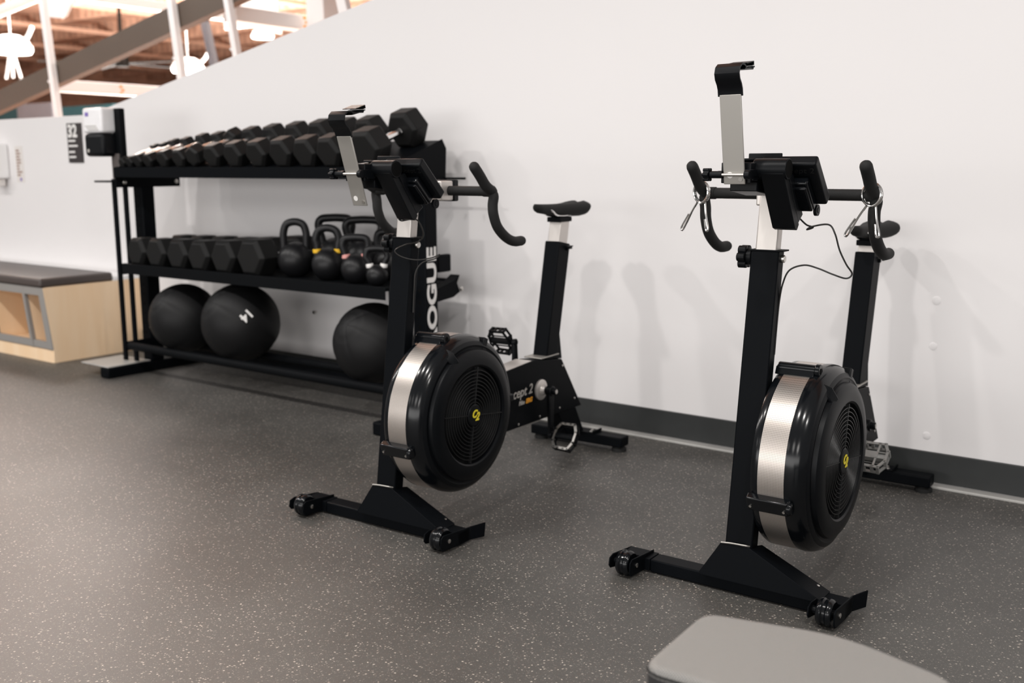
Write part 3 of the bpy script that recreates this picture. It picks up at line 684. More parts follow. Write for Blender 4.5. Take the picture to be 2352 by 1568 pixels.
# ------------------------------------------------------------------ exercise bikes (local axes: x lateral, y towards the saddle, z up)
def vf(z): return -0.0125 + 0.1365 * (z - 0.147)
def bike(loc, rz, label, seat_dz, strip, cable, pedal_tilt, crank_tilt):
    t = empty('exercise_bike', loc, rz, label, 'exercise bike', 'exercise bikes with fan flywheels')
    # --- front foot
    q = MB(); q.box((-0.190, -0.019, 0.003), (0.276, 0.036, 0.039)); q.build('front_foot', M['black'], t, bevel=0.004)
    for x0, x1, ve, fl in ((-0.271, -0.209, 0.036, 0.0), (0.276, 0.338, 0.078, 0.022)):
        # wheel fork: two side plates joined behind the wheel, the right one running back along the foot
        q = MB()
        q.xprism([(-0.098, 0.030), (-0.090, 0.020), (-0.02, 0.006), (0.030, 0.006), (0.030, 0.044), (-0.075, 0.056), (-0.094, 0.050)], x0 - 0.004, x0)
        q.xprism([(-0.104, 0.026), (-0.096, 0.012), (-0.02, 0.006), (0.036, 0.006), (0.036, 0.047), (-0.090, 0.058), (-0.102, 0.050)], x1, x1 + 0.004)
        if fl: q.hexa([(x1, 0.036, 0.006), (x1 + 0.004, 0.036, 0.006), (x1 + 0.004, 0.036, 0.047), (x1, 0.036, 0.047)], [(x1 + fl, ve, 0.008), (x1 + fl + 0.004, ve, 0.008), (x1 + fl + 0.006, ve + 0.004, 0.052), (x1 + fl + 0.002, ve + 0.004, 0.052)])
        else: q.hexa([(x1, -0.02, 0.006), (x1 + 0.019, -0.02, 0.006), (x1 + 0.019, 0.036, 0.006), (x1, 0.036, 0.006)], [(x1, -0.02, 0.040), (x1 + 0.019, -0.02, 0.040), (x1 + 0.019, 0.036, 0.040), (x1, 0.036, 0.040)])
        q.box((x0 - 0.004, -0.022, 0.008), (x1 + 0.004, 0.030, 0.044))
        br = q.build('foot_bracket', M['black'], t, bevel=0.0015)
        q = MB(); q.lathe([(0.0065, 0), (0.0065, 0.002), (0.003, 0.0032), (0, 0.0035)], (x1 + 0.004, -0.066, 0.0345), (1, 0, 0), 12); q.build('screw', M['steel'], br)
        wx = x0 + 0.034
        q = MB(); q.lathe([(0.012, -0.019), (0.029, -0.019), (0.0335, -0.014), (0.0345, -0.007), (0.031, -0.003), (0.031, 0.003), (0.0345, 0.007), (0.0335, 0.014), (0.029, 0.019), (0.012, 0.019)], (wx, -0.066, 0.0346), (1, 0, 0), 28); wh = q.build('transport_wheel', M['gloss'], t)
        q = MB(); q.cyl((x0 - 0.009, -0.066, 0.0346), (x1 + 0.001, -0.066, 0.0346), 0.009, 14); q.build('axle', M['plastic'], wh)
    # --- bent gusset plate between foot and post
    q = MB(); y = -0.036
    q.hexa([(-0.038, y, 0.046), (-0.030, y, 0.040), (0.285, y, 0.040), (0.285, y, 0.046), (0.085, y + 0.015, 0.137), (0.014, y + 0.015, 0.133)], [(-0.038, y + 0.004, 0.046), (-0.030, y + 0.004, 0.040), (0.285, y + 0.004, 0.040), (0.285, y + 0.004, 0.046), (0.085, y + 0.019, 0.137), (0.014, y + 0.019, 0.133)])
    q.hexa([(0.285, y, 0.040), (0.285, y, 0.046), (0.085, y + 0.015, 0.137), (0.081, y + 0.017, 0.132)], [(0.285, 0.036, 0.040), (0.285, 0.036, 0.046), (0.104, 0.036, 0.128), (0.100, 0.036, 0.124)])
    q.box((-0.034, y, 0.0385), (0.285, -0.018, 0.0415))
    gp = q.build('gusset_plate', M['black'], t, bevel=0.0012)
    q = MB(); q.tube([(0.016, y + 0.013, 0.1345), (0.045, y + 0.013, 0.1375), (0.080, y + 0.013, 0.1390), (0.090, y + 0.022, 0.136)], 0.0022, 6); q.build('weld_bead', M['holder'], gp)
    q = MB(); q.lathe([(0.007, 0), (0.007, 0.004), (0, 0.0065)], (0.255, 0.026, 0.054), (0.3, 0, 1), 12); q.build('screw', M['steel'], gp)
    # --- front post
    def qd(l0, l1, z, ins=0.0, d=0.0405): return [(l0, vf(z) + ins, z), (l1, vf(z) + ins, z), (l1, vf(z) + d - ins, z), (l0, vf(z) + d - ins, z)]
    q = MB(); q.hexa(qd(0.023, 0.097, 0.040), qd(0.023, 0.097, 0.884)); po = q.build('front_post', M['black'], t, bevel=0.004)
    q = MB(); q.hexa(qd(0.020, 0.108, 0.881, -0.002), qd(0.020, 0.108, 0.885, -0.002)); q.build('post_collar', M['blackm'], po, bevel=0.001)
    q = MB(); q.hexa(qd(0.032, 0.089, 0.86, 0.004), qd(0.032, 0.089, 1.03, 0.004)); tag(q.build('inner_post', M['silver'], t, bevel=0.004), 'silver telescoping tube')
    q = MB()
    for k in range(6):
        a = math.pi / 3 * k; q.cyl((-0.012, vf(0.865) + 0.020 + 0.020 * math.cos(a), 0.864 + 0.020 * math.sin(a)), (0.010, vf(0.865) + 0.020 + 0.020 * math.cos(a), 0.864 + 0.020 * math.sin(a)), 0.0115, 14)
    q.cyl((-0.013, vf(0.865) + 0.020, 0.864), (0.023, vf(0.865) + 0.020, 0.864), 0.021, 20); q.build('adjusting_knob', M['plastic'], t, bevel=0.002)
    q = MB(); q.lathe([(0.010, 0), (0.010, 0.006), (0.0085, 0.008), (0, 0.009)], (0.097, vf(0.862) + 0.027, 0.862), (1, 0, 0), 16); q.build('clamp_bolt', M['steel'], t)
    # --- stem and handlebar
    q = MB(); q.box((0.034, 0.112, 0.985), (0.087, 0.225, 1.034)); q.box((-0.016, 0.206, 0.990), (0.120, 0.266, 1.050)); q.build('stem', M['silver'], t, bevel=0.004)
    q = MB(); q.box((-0.018, 0.266, 0.987), (0.122, 0.292, 1.053)); q.build('stem_cap', M['plastic'], t, bevel=0.004)
    q = MB(); q.cyl((-0.178, 0.248, 1.020), (0.280, 0.248, 1.020), 0.0148, 24); hb = q.build('handlebar', M['rubber'], t)
    for s in (-1, 1):
        X = 0.0505 + s * 0.2295
        q = MB(); q.tube([(X, 0.158, 1.092), (X, 0.185, 1.067), (X, 0.215, 1.037), (X, 0.248, 1.020)], 0.0158, 16, 6, roundends=True)
        q.tube([(X - s * 0.012, 0.246, 1.021), (X + s * 0.003, 0.250, 1.008), (X, 0.250, 0.980), (X, 0.254, 0.950), (X, 0.275, 0.912), (X, 0.318, 0.880), (X, 0.362, 0.864), (X, 0.404, 0.863)], 0.0155, 16, 6, roundends=True)
        q.cyl((X - s * 0.03, 0.248, 1.020), (X + s * 0.004, 0.248, 1.020), 0.0168, 20)
        q.build('grip', M['rubber'], hb)
    # --- monitor arm, monitor
    q = MB(); q.cyl((0.085, -0.055, 1.087), (0.1665, -0.055, 1.087), 0.0245, 28); pipe = q.build('monitor_pivot', M['plastic'], t, bevel=0.0015)
    q = MB(); q.cyl((0.1655, -0.055, 1.087), (0.1672, -0.055, 1.087), 0.0205, 24); q.build('pivot_bore', M['dark'], pipe)
    q = MB(); q.xprism([(-0.078, 1.077), (0.014, 0.945), (0.030, 0.940), (0.042, 0.954), (-0.042, 1.066), (-0.050, 1.088)], 0.105, 0.162)
    q.xprism([(-0.042, 1.072), (0.036, 0.957), (0.066, 0.977), (-0.012, 1.075)], 0.1575, 0.162); q.build('monitor_arm', M['plastic'], t, bevel=0.003)
    s = Vector((0, 0.095, -0.093)).normalized(); n = Vector((0, 0.093, 0.095)).normalized()
    Mm = Matrix((Vector((1, 0, 0)), s, n)).transposed().to_4x4(); Mm.translation = Vector((0.146, 0.046, 1.060))
    q = MB(); q.box((-0.068, -0.070, -0.016), (0.068, 0.070, 0.014), Mm); mo = q.build('monitor', M['plastic'], t, bevel=0.006, seg=3)
    q = MB(); q.box((-0.055, -0.052, 0.0141), (0.055, 0.028, 0.0155), Mm); q.build('screen', M['gloss'], mo, bevel=0.001)
    q = MB(); q.box((-0.03, -0.03, -0.040), (0.045, 0.062, -0.016), Mm); q.box((0.012, -0.022, -0.05), (0.044, 0.058, -0.040), Mm); q.build('battery_box', M['gloss'], mo, bevel=0.004)
    q = MB(); c = Mm @ Vector((0.040, 0.084, -0.020)); q.lathe([(0.014, -0.004), (0.014, 0.004), (0.007, 0.004), (0.007, -0.004)], c, (1, 0, 0), 18, closed=True); q.cyl(c - Vector((0.004, 0, 0)), c + Vector((0.005, 0, 0)), 0.006, 12); q.build('pivot_ring', M['plastic'], mo)
    text_mesh('lettering', 'concept 2', 0.024, Mm @ frame((0.012, -0.048, -0.0165), (1, 0, 0), (0, -1, 0)), M['grille'], mo, shear=0.2)
    # --- phone holder: mount block, strip, hook, knob
    q = MB(); q.box((0.020, -0.106, 1.054), (0.094, -0.062, 1.102)); q.xprism([(-0.066, 1.035), (0.03, 1.022), (0.115, 1.03), (0.115, 1.05), (-0.01, 1.108), (-0.066, 1.102)], 0.026, 0.094)
    q.box((0.040, -0.052, 1.106), (0.125, 0.012, 1.112)); q.box((0.040, 0.008, 1.106), (0.125, 0.012, 1.124)); q.build('device_mount', M['plastic'], t, bevel=0.002)
    P0, P1 = Vector(strip[0]), Vector(strip[1]); d = (P1 - P0).normalized(); xx = Vector((1, 0, 0)); xx = (xx - d * xx.dot(d)).normalized(); nn = xx.cross(d)
    S = Matrix((xx, nn, d)).transposed().to_4x4(); S.translation = P0; Ln = (P1 - P0).length
    q = MB(); q.box((-0.0265, -0.002, 0), (0.0265, 0.002, Ln), S); st = tag(q.build('device_strip', M['holder'], t, bevel=0.0015), 'grey metal strip')
    q = MB(); q.cyl(S @ Vector((-0.010, 0.0019, 0.022)), S @ Vector((-0.010, 0.0024, 0.022)), 0.0075, 16); q.build('strip_hole', M['white'], st)
    q = MB(); q.cyl(S @ Vector((0.016, -0.005, 0.012)), S @ Vector((0.016, 0.004, 0.012)), 0.005, 12); q.build('strip_screw', M['steel'], st)
    path = [(0.0025, -0.004), (0.002, 0.012), (-0.002, 0.024), (-0.010, 0.036), (-0.012, 0.048), (-0.006, 0.059), (0.006, 0.064), (0.018, 0.061), (0.030, 0.052)]
    q = MB(); q.sheet([(a, b) for a, b in path], 0.060, 0.004, lambda a, b, w: S @ Vector((w, -a, Ln + b)))
    q.sheet([(0.020, 0.052), (0.05, 0.050), (0.066, 0.046), (0.072, 0.051), (0.076, 0.050)], 0.06, 0.003, lambda a, b, w: S @ Vector((w, -a, Ln + b)))
    q.sheet([(0.045, 0.062), (0.085, 0.062), (0.084, 0.056), (0.074, 0.056)], 0.05, 0.002, lambda a, b, w: S @ Vector((w, -a, Ln + b)))
    q.build('device_hook', M['plastic'], st, bevel=0.0008)
    q = MB(); q.cyl((0.000, -0.125, 1.074), (0.094, -0.125, 1.074), 0.0038, 12); q.build('clamp_rod', M['steel'], t)
    q = MB(); q.cyl((0.001, -0.125, 1.074), (0.030, -0.122, 1.074), 0.0085, 16); q.cyl((0.087, -0.125, 1.074), (0.100, -0.125, 1.074), 0.010, 16); q.box((0.087, -0.125, 1.064), (0.098, -0.065, 1.086)); q.box((0.018, -0.122, 1.066), (0.029, -0.07, 1.083)); q.box((0.018, -0.100, 1.060), (0.098, -0.070, 1.072)); q.build('clamp_boss', M['plastic'], t, bevel=0.0012)
    q = MB(); q.cyl((-0.013, -0.125, 1.074), (0.001, -0.125, 1.074), 0.013, 20)
    for k in range(6):
        a = math.pi / 3 * k; q.cyl((-0.014, -0.125 + 0.0125 * math.cos(a), 1.074 + 0.0125 * math.sin(a)), (0.001, -0.125 + 0.0125 * math.cos(a), 1.074 + 0.0125 * math.sin(a)), 0.0045, 10)
    q.build('clamp_knob', M['plastic'], t, bevel=0.001)
    # --- cable
    q = MB(); q.tube(cable, 0.0022, 8, 8); q.build('cable', M['cable'], t)
    # --- flywheel housing
    FC = (0.0, 0.174, 0.345)
    q = MB()
    q.lathe([(0.05, 0.098), (0.205, 0.098), (0.226, 0.099), (0.238, 0.104), (0.2435, 0.114), (0.2435, 0.124), (0.234, 0.124), (0.234, 0.192), (0.2445, 0.192), (0.2455, 0.202), (0.2435, 0.215), (0.237, 0.229), (0.226, 0.240), (0.214, 0.2455), (0.207, 0.243), (0.2035, 0.2435), (0.2005, 0.255), (0.193, 0.2605), (0.172, 0.2645), (0.156, 0.2645), (0.151, 0.261), (0.149, 0.250), (0.0, 0.248)], FC, (1, 0, 0), 96)
    fw = q.build('flywheel_housing', M['plastic'], t, angle=30)
    fw.data.materials.append(M['gloss'])
    for p in fw.data.polygons:
        cc = p.center; rr = math.hypot(cc.y - FC[1], cc.z - FC[2])
        if rr > 0.222: p.material_index = 1
    q = MB(); q.lathe([(0.2438, 0.1245), (0.2438, 0.1915), (0.235, 0.1915), (0.235, 0.1245)], FC, (1, 0, 0), 120, closed=True); tag(q.build('perforated_band', M['band'], fw), 'silver perforated band')
    q = MB()
    for k in range(10):
        r0 = 0.038 + 0.0109 * k; q.lathe([(r0, 0.252), (r0 + 0.0014, 0.260), (r0 + 0.0030, 0.260), (r0 + 0.0046, 0.252)], FC, (1, 0, 0), 72, closed=True)
    for a in (math.radians(-8), math.radians(82), math.radians(172), math.radians(262)):
        dv, dz = math.cos(a), math.sin(a); Mx = Matrix(((0, 0, 1, 0), (dv, -dz, 0, FC[1]), (dz, dv, 0, FC[2]), (0, 0, 0, 1)))
        q.box((0.03, -0.0012, 0.252), (0.1485, 0.0012, 0.261), Mx)
    q.build('fan_grille', M['grille'], fw)
    q = MB(); q.lathe([(0.034, 0.250), (0.034, 0.260), (0.031, 0.263), (0.0, 0.264)], FC, (1, 0, 0), 36); hubo = q.build('hub_cap', M['plastic'], fw)
    text_mesh('logo', 'C', 0.032, frame((0.2646, FC[1] - 0.006, FC[2] + 0.004), (0, 1, -0.05), (0, 0.05, 1)), M['yellow'], hubo, bold=0.0012, shear=0.35)
    text_mesh('logo', '2', 0.034, frame((0.2648, FC[1] + 0.009, FC[2] - 0.006), (0, 1, -0.05), (0, 0.05, 1)), M['yellow'], hubo, bold=0.0012, shear=0.35)
    # clip at the top, clamp at the front
    def polar(a, r, x): return Vector((x, FC[1] + r * math.cos(a), FC[2] + r * math.sin(a)))
    a = math.radians(106)
    q = MB(); q.cyl(polar(a, 0.251, 0.104), polar(a, 0.251, 0.204), 0.0145, 20); q.cyl(polar(a, 0.251, 0.200), polar(a, 0.251, 0.212), 0.0175, 20); q.hexa([polar(a + 0.10, 0.243, x) for x in (0.1, 0.2)] + [polar(a - 0.1, 0.243, x) for x in (0.2, 0.1)], [polar(a + 0.04, 0.258, x) for x in (0.1, 0.2)] + [polar(a - 0.04, 0.258, x) for x in (0.2, 0.1)])
    tc_ = q.build('top_clip', M['gloss'], fw, bevel=0.002)
    q = MB(); q.cyl(polar(a, 0.251, 0.2115), polar(a, 0.251, 0.213), 0.007, 14); q.build('clip_bore', M['dark'], tc_)
    a = math.radians(196)
    q = MB(); h = 0.085
    q.hexa([polar(a + h, 0.242, 0.099), polar(a + h, 0.242, 0.212), polar(a - h, 0.242, 0.212), polar(a - h, 0.242, 0.099)], [polar(a + h * 0.9, 0.262, 0.103), polar(a + h * 0.9, 0.262, 0.207), polar(a - h * 0.8, 0.266, 0.207), polar(a - h * 0.8, 0.266, 0.103)])
    q.cyl(polar(a, 0.253, 0.202), polar(a, 0.253, 0.217), 0.016, 18)
    cl = q.build('front_clamp', M['gloss'], fw, bevel=0.004, seg=3)
    q = MB()
    for x in (0.113, 0.198): q.cyl(polar(a + 0.02, 0.260, x), polar(a + 0.02, 0.2665, x), 0.0035, 10)
    q.build('screw', M['steel'], cl)
    # ribs moulded on the housing shoulder and the scoop beside the step
    def face_frame(aa):
        dv, dz = math.cos(aa), math.sin(aa); return Matrix(((0, 0, 1, 0), (dv, -dz, 0, FC[1]), (dz, dv, 0, FC[2]), (0, 0, 0, 1)))
    for aa in (68, 2):
        q = MB(); q.box((0.194, -0.011, 0.215), (0.2425, 0.011, 0.2440), face_frame(math.radians(aa))); q.build('moulded_rib', M['plastic'], fw, bevel=0.003)
    Mx = face_frame(math.radians(118)); q = MB()
    q.hexa([Mx @ Vector(p) for p in ((0.186, -0.02, 0.238), (0.236, -0.02, 0.228), (0.236, 0.012, 0.228), (0.186, 0.012, 0.238))], [Mx @ Vector(p) for p in ((0.192, -0.016, 0.264), (0.228, -0.018, 0.250), (0.21, 0.010, 0.250), (0.19, 0.01, 0.256))])
    q.build('moulded_scoop', M['plastic'], fw, bevel=0.003)
    # --- main frame beam
    beam = [(0.06, 0.20), (0.06, 0.36), (0.595, 0.394), (0.768, 0.402), (0.956, 0.378), (1.106, 0.170), (0.93, 0.1725), (0.586, 0.1765)]
    q = MB(); q.xprism(beam, 0.030, 0.0975); fb = q.build('frame_beam', M['black'], t, bevel=0.003)
    q = MB(); q.hexa([(0.0315, 0.11, 0.3645), (0.096, 0.11, 0.3645), (0.096, 0.745, 0.4025), (0.0315, 0.745, 0.4025)], [(0.0315, 0.11, 0.367), (0.096, 0.11, 0.367), (0.096, 0.745, 0.405), (0.0315, 0.745, 0.405)]); tag(q.build('beam_cover', M['silver'], fb), 'bright top cover of the beam')
    for (v, z) in ((1.049, 0.209), (0.960, 0.352), (0.940, 0.192), (0.80, 0.188), (0.66, 0.188)):
        q = MB(); q.lathe([(0.0045, 0), (0.0045, 0.002), (0, 0.0035)], (0.0975, v, z), (1, 0, 0), 10); q.build('rivet', M['steel'], fb)
    text_mesh('lettering', 'concept 2', 0.050, frame((0.0981, 0.750, 0.302), (0, 1, 0.02), (0, 0, 1)), M['grey_print'], fb, shear=0.25, align='RIGHT', bold=0.0004)
    text_mesh('lettering', 'Bike', 0.021, frame((0.0981, 0.698, 0.262), (0, 1, 0.02), (0, 0, 1)), M['grey_print'], fb, shear=0.3, align='RIGHT', bold=0.0006)
    text_mesh('lettering', 'ERG', 0.022, frame((0.0981, 0.748, 0.263), (0, 1, 0.02), (0, 0, 1)), M['orange'], fb, shear=0.3, align='RIGHT', bold=0.0012)
    # --- seat tube, post, saddle
    q = MB(); q.xprism([(0.851, 0.389), (0.937, 0.820), (1.016, 0.806), (0.926, 0.385)], 0.033, 0.095); stb = q.build('seat_tube', M['black'], t, bevel=0.004)
    q = MB(); q.xprism([(0.920, 0.384), (0.945, 0.50), (0.966, 0.378)], 0.037, 0.091); q.build('seat_gusset', M['black'], stb, bevel=0.001)
    q = MB(); q.box((0.024, 0.808, 0.399), (0.1005, 0.932, 0.404)); q.build('seat_flange', M['holder'], stb, bevel=0.002)
    sl_ = (0.937 - 0.851) / (0.820 - 0.389)
    z1 = 0.897 + seat_dz; o1 = 0.937 + sl_ * (z1 - 0.820)
    q = MB(); q.xprism([(0.945 - sl_ * 0.03, 0.79), (o1 + 0.008, z1), (o1 + 0.068, z1 - 0.008), (1.005 - sl_ * 0.03, 0.78)], 0.039, 0.089); tag(q.build('inner_seat_post', M['silver'], t, bevel=0.003), 'silver saddle tube')
    q = MB(); q.lathe([(0.006, 0), (0.006, 0.006), (0, 0.008)], (0.095, 0.992, 0.788), (1, 0, 0), 14); q.box((0.095, 0.975, 0.797), (0.112, 1.008, 0.801)); q.box((0.106, 0.985, 0.789), (0.112, 1.002, 0.800)); q.build('seat_clamp_tab', M['plastic'], t)
    zc = z1 + 0.012; vc = o1 + 0.036
    q = MB(); q.box((0.035, vc - 0.042, z1 - 0.008), (0.093, vc + 0.042, z1 + 0.010)); q.box((0.043, vc - 0.026, z1 + 0.008), (0.085, vc + 0.026, z1 + 0.022)); q.cyl((0.064, vc, z1 + 0.02), (0.064, vc, z1 + 0.04), 0.008, 10); q.build('saddle_clamp', M['blackm'], t, bevel=0.003)
    q = MB()
    for s_ in (-1, 1):
        X = 0.064 + s_ * 0.022
        q.tube([(0.064 + s_ * 0.012, vc - 0.108, z1 + 0.044), (X, vc - 0.085, z1 + 0.034), (X, vc - 0.045, z1 + 0.016), (X, vc + 0.045, z1 + 0.016), (0.064 + s_ * 0.034, vc + 0.098, z1 + 0.040)], 0.0035, 8, 5)
    q.build('saddle_rail', M['chrome'], t)
    # saddle: cross sections along y
    q = MB(); secs = []
    nsec = 22
    for i in range(nsec + 1):
        u = i / nsec; v = vc - 0.168 + 0.31 * u
        hw = 0.020 + 0.012 * u + 0.046 * max(0, (u - 0.42) / 0.58) ** 1.25 if u > 0.0 else 0.016
        endf = min(1, math.sqrt(max(0, 1 - (1 - min(u, 0.10) / 0.10) ** 2)) + 0.02) * min(1, math.sqrt(max(0, 1 - (max(u, 0.86) - 0.86) ** 2 / 0.14 ** 2)) + 0.02)
        hw *= 0.35 + 0.65 * endf
        top = z1 + 0.062 - 0.006 * math.sin(math.pi * u) + 0.006 * u
        th = (0.029 + 0.029 * u) * (0.25 + 0.75 * endf)
        ring = []
        for k in range(20):
            a = 2 * math.pi * k / 20; x = math.cos(a); zz = math.sin(a)
            xx_ = hw * (abs(x) ** 0.8) * (1 if x > 0 else -1)
            dz = th * 0.45 * zz if zz > 0 else th * 0.6 * zz
            ch = 0.010 * max(0, (u - 0.45)) * 2 * math.exp(-(xx_ / 0.012) ** 2) if zz > 0 else 0
            ring.append(q.bm.verts.new((0.064 + xx_, v, top - th * 0.45 + dz - ch)))
        secs.append(ring)
    for i in range(nsec):
        for k in range(20): q.face([secs[i][k], secs[i][(k + 1) % 20], secs[i + 1][(k + 1) % 20], secs[i + 1][k]])
    q.face(secs[0]); q.face(secs[-1][::-1]); q.build('saddle', M['rubber'], t, angle=80)
    # --- rear leg and foot
    q = MB(); q.xprism([(0.938, 0.176), (1.070, 0.176), (1.140, 0.057), (1.022, 0.057)], 0.038, 0.090); q.build('rear_leg', M['black'], t, bevel=0.003)
    q = MB(); q.box((-0.143, 1.111, 0.020), (0.272, 1.175, 0.0585)); rf = q.build('rear_foot', M['black'], t, bevel=0.005)
    q = MB(); q.box((0.015, 1.113, 0.0588), (0.150, 1.173, 0.062)); q.box((0.147, 1.108, 0.060), (0.151, 1.175, 0.071)); q.build('foot_plate', M['blackm'], rf, bevel=0.001)
    q = MB()
    for (x, v) in ((0.026, 1.122), (0.130, 1.126), (0.122, 1.150)): q.lathe([(0.006, 0), (0.006, 0.003), (0, 0.005)], (x, v, 0.062), (0, 0, 1), 10)
    q.build('screw', M['steel'], rf)
    for x in (-0.11, 0.246):
        q = MB(); q.lathe([(0.022, 0.021), (0.022, 0.016), (0.028, 0.012), (0.029, 0.0)], (x, 1.143, 0), (0, 0, 1), 20); q.build('foot_pad', M['rubber'], t)
    # --- cranks and pedals
    cv, cz = 0.805, 0.288
    q = MB(); q.lathe([(0.038, 0.0975), (0.038, 0.104), (0.031, 0.108), (0.021, 0.109), (0.016, 0.122), (0, 0.122)], (0, cv, cz), (1, 0, 0), 32); tag(q.build('crank_hub', M['silver'], t), 'silver crank hub')
    for side in (1, -1):
        x = 0.140 if side > 0 else -0.012
        ca = crank_tilt + (0 if side > 0 else math.pi)
        dv, dz = math.sin(ca), -math.cos(ca)
        e = Vector((x, cv + 0.165 * dv, cz + 0.165 * dz))
        Mx = Matrix(((1, 0, 0, x), (0, dz, dv, cv), (0, -dv, dz, cz), (0, 0, 0, 1)))
        q = MB(); q.hexa([Mx @ Vector(p) for p in ((-0.008, -0.016, -0.01), (0.008, -0.016, -0.01), (0.008, 0.016, -0.01), (-0.008, 0.016, -0.01))], [Mx @ Vector(p) for p in ((-0.006, -0.011, 0.178), (0.006, -0.011, 0.178), (0.006, 0.011, 0.178), (-0.006, 0.011, 0.178))])
        q.cyl((x - 0.012, cv, cz), (x + 0.012, cv, cz), 0.019, 20); q.cyl(e - Vector((0.008, 0, 0)), e + Vector((0.008, 0, 0)), 0.013, 16)
        if side > 0:
            q.cyl((x - 0.02, cv, cz), (x + 0.026, cv + 0.0, cz), 0.012, 16)
        else: q.cyl((x, cv, cz), (0.031, cv, cz), 0.012, 14)
        ck = q.build('crank_arm', M['plastic'], t, bevel=0.003)
        if side > 0:
            q = MB(); q.cyl((x + 0.024, cv, cz), (x + 0.0275, cv, cz), 0.008, 14); q.build('crank_bolt', M['steel'], ck)
        # platform pedal: hexagonal frame, centre sleeve, cross bars
        pt = pedal_tilt[0] if side > 0 else pedal_tilt[1]
        px = x + side * 0.062
        Pm = Matrix.Translation((px, e.y, e.z)) @ Matrix.Rotation(pt, 4, 'X')
        q = MB(); out = [(-0.044, -0.024), (-0.044, 0.024), (-0.030, 0.050), (0.032, 0.052), (0.047, 0.022), (0.047, -0.022), (0.032, -0.052), (-0.030, -0.050)]
        inn = [(a * 0.83, b * 0.83) for a, b in out]
        for z0 in (-0.0135,) if side > 0 else (-0.0135, 0.0095):
            for i in range(8):
                j = (i + 1) % 8; A, B, Cc, D = out[i], out[j], inn[j], inn[i]
                q.hexa([Pm @ Vector((*p, z0)) for p in (A, B, Cc, D)], [Pm @ Vector((*p, z0 + 0.004)) for p in (A, B, Cc, D)])
            q.box((-0.040, -0.0135, z0), (0.042, -0.0105, z0 + 0.004), Pm); q.box((-0.040, 0.0105, z0), (0.042, 0.0135, z0 + 0.004), Pm)
        for (a, b) in out: q.box((a * 0.94 - 0.004, b * 0.94 - 0.004, -0.0135), (a * 0.94 + 0.004, b * 0.94 + 0.004, 0.0135), Pm)
        for a in (-0.01, 0.012): 
            for b in (-0.048, 0.048): q.box((a - 0.004, b - 0.003, -0.0135), (a + 0.004, b + 0.003, 0.0135), Pm)
        q.cyl(Pm @ Vector((-0.046, 0, 0)), Pm @ Vector((0.046, 0, 0)), 0.012, 14)
        q.cyl(e, Pm @ Vector((0, 0, 0)), 0.0065, 10)
        # small grip pins on both faces
        for (a, b) in out:
            for sg in (-1, 1): q.cyl(Pm @ Vector((a * 0.9, b * 0.9, sg * 0.013)), Pm @ Vector((a * 0.9, b * 0.9, sg * 0.0165)), 0.0016, 6)
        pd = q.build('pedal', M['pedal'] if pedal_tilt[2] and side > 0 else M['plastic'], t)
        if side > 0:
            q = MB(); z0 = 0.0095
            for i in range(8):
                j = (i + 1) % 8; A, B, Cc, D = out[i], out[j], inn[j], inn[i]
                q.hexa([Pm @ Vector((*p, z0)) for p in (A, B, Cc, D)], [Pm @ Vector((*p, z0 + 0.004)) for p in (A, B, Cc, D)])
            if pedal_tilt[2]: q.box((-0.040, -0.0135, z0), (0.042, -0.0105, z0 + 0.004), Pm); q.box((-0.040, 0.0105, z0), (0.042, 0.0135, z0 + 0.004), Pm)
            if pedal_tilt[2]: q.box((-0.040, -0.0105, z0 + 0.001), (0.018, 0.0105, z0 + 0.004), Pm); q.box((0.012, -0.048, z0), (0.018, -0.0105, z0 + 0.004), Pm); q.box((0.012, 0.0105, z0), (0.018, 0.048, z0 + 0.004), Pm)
            q.build('worn_lit_rim', M['pedal'] if pedal_tilt[2] else M['steel'], pd)  # left bike: light caught on the frame is put into this bright steel
    return t
CABLE_R = [(0.15, 0.03, 0.97), (0.165, 0.045, 0.952), (0.175, 0.065, 0.945), (0.165, 0.05, 0.94), (0.178, 0.055, 0.948), (0.21, 0.075, 0.952), (0.225, 0.08, 0.93), (0.235, 0.09, 0.89), (0.25, 0.10, 0.855), (0.262, 0.11, 0.832), (0.25, 0.105, 0.820), (0.22, 0.09, 0.830), (0.185, 0.085, 0.843), (0.15, 0.085, 0.849), (0.115, 0.08, 0.835), (0.100, 0.075, 0.80), (0.094, 0.072, 0.755), (0.093, 0.065, 0.70), (0.093, 0.055, 0.62)]
CABLE_L = [(0.135, 0.03, 0.955), (0.12, 0.01, 0.945), (0.10, -0.005, 0.946), (0.105, 0.0, 0.938), (0.13, 0.02, 0.943), (0.14, 0.035, 0.935), (0.145, 0.05, 0.90), (0.12, 0.06, 0.875), (0.085, 0.04, 0.865), (0.06, 0.02, 0.848), (0.075, 0.03, 0.83), (0.11, 0.055, 0.82), (0.145, 0.085, 0.825), (0.165, 0.10, 0.835), (0.150, 0.095, 0.822), (0.115, 0.08, 0.81), (0.096, 0.07, 0.78), (0.093, 0.065, 0.73), (0.093, 0.058, 0.66)]
CABLE_R = [(a + 0.004, b + 0.028 if a > 0.11 else b + 0.030, c) for a, b, c in CABLE_R]
CABLE_L = [(a + 0.006, b + 0.028, c) for a, b, c in CABLE_L]
BL = bike((-2.1443, 2.1872, 0), math.radians(2.323), 'black exercise bike standing in front of the dumbbell rack, left of the other one', 0.0,
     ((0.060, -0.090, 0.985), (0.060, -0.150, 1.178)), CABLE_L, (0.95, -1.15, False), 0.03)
BR = bike((-1.0729, 2.3659, 0), math.radians(1.254), 'black exercise bike with spring collars on its handlebar, next to the grey bench', -0.050,
     ((0.058, -0.113, 1.052), (0.056, -0.150, 1.255)), CABLE_R, (0.55, 0.25, True), -1.22)

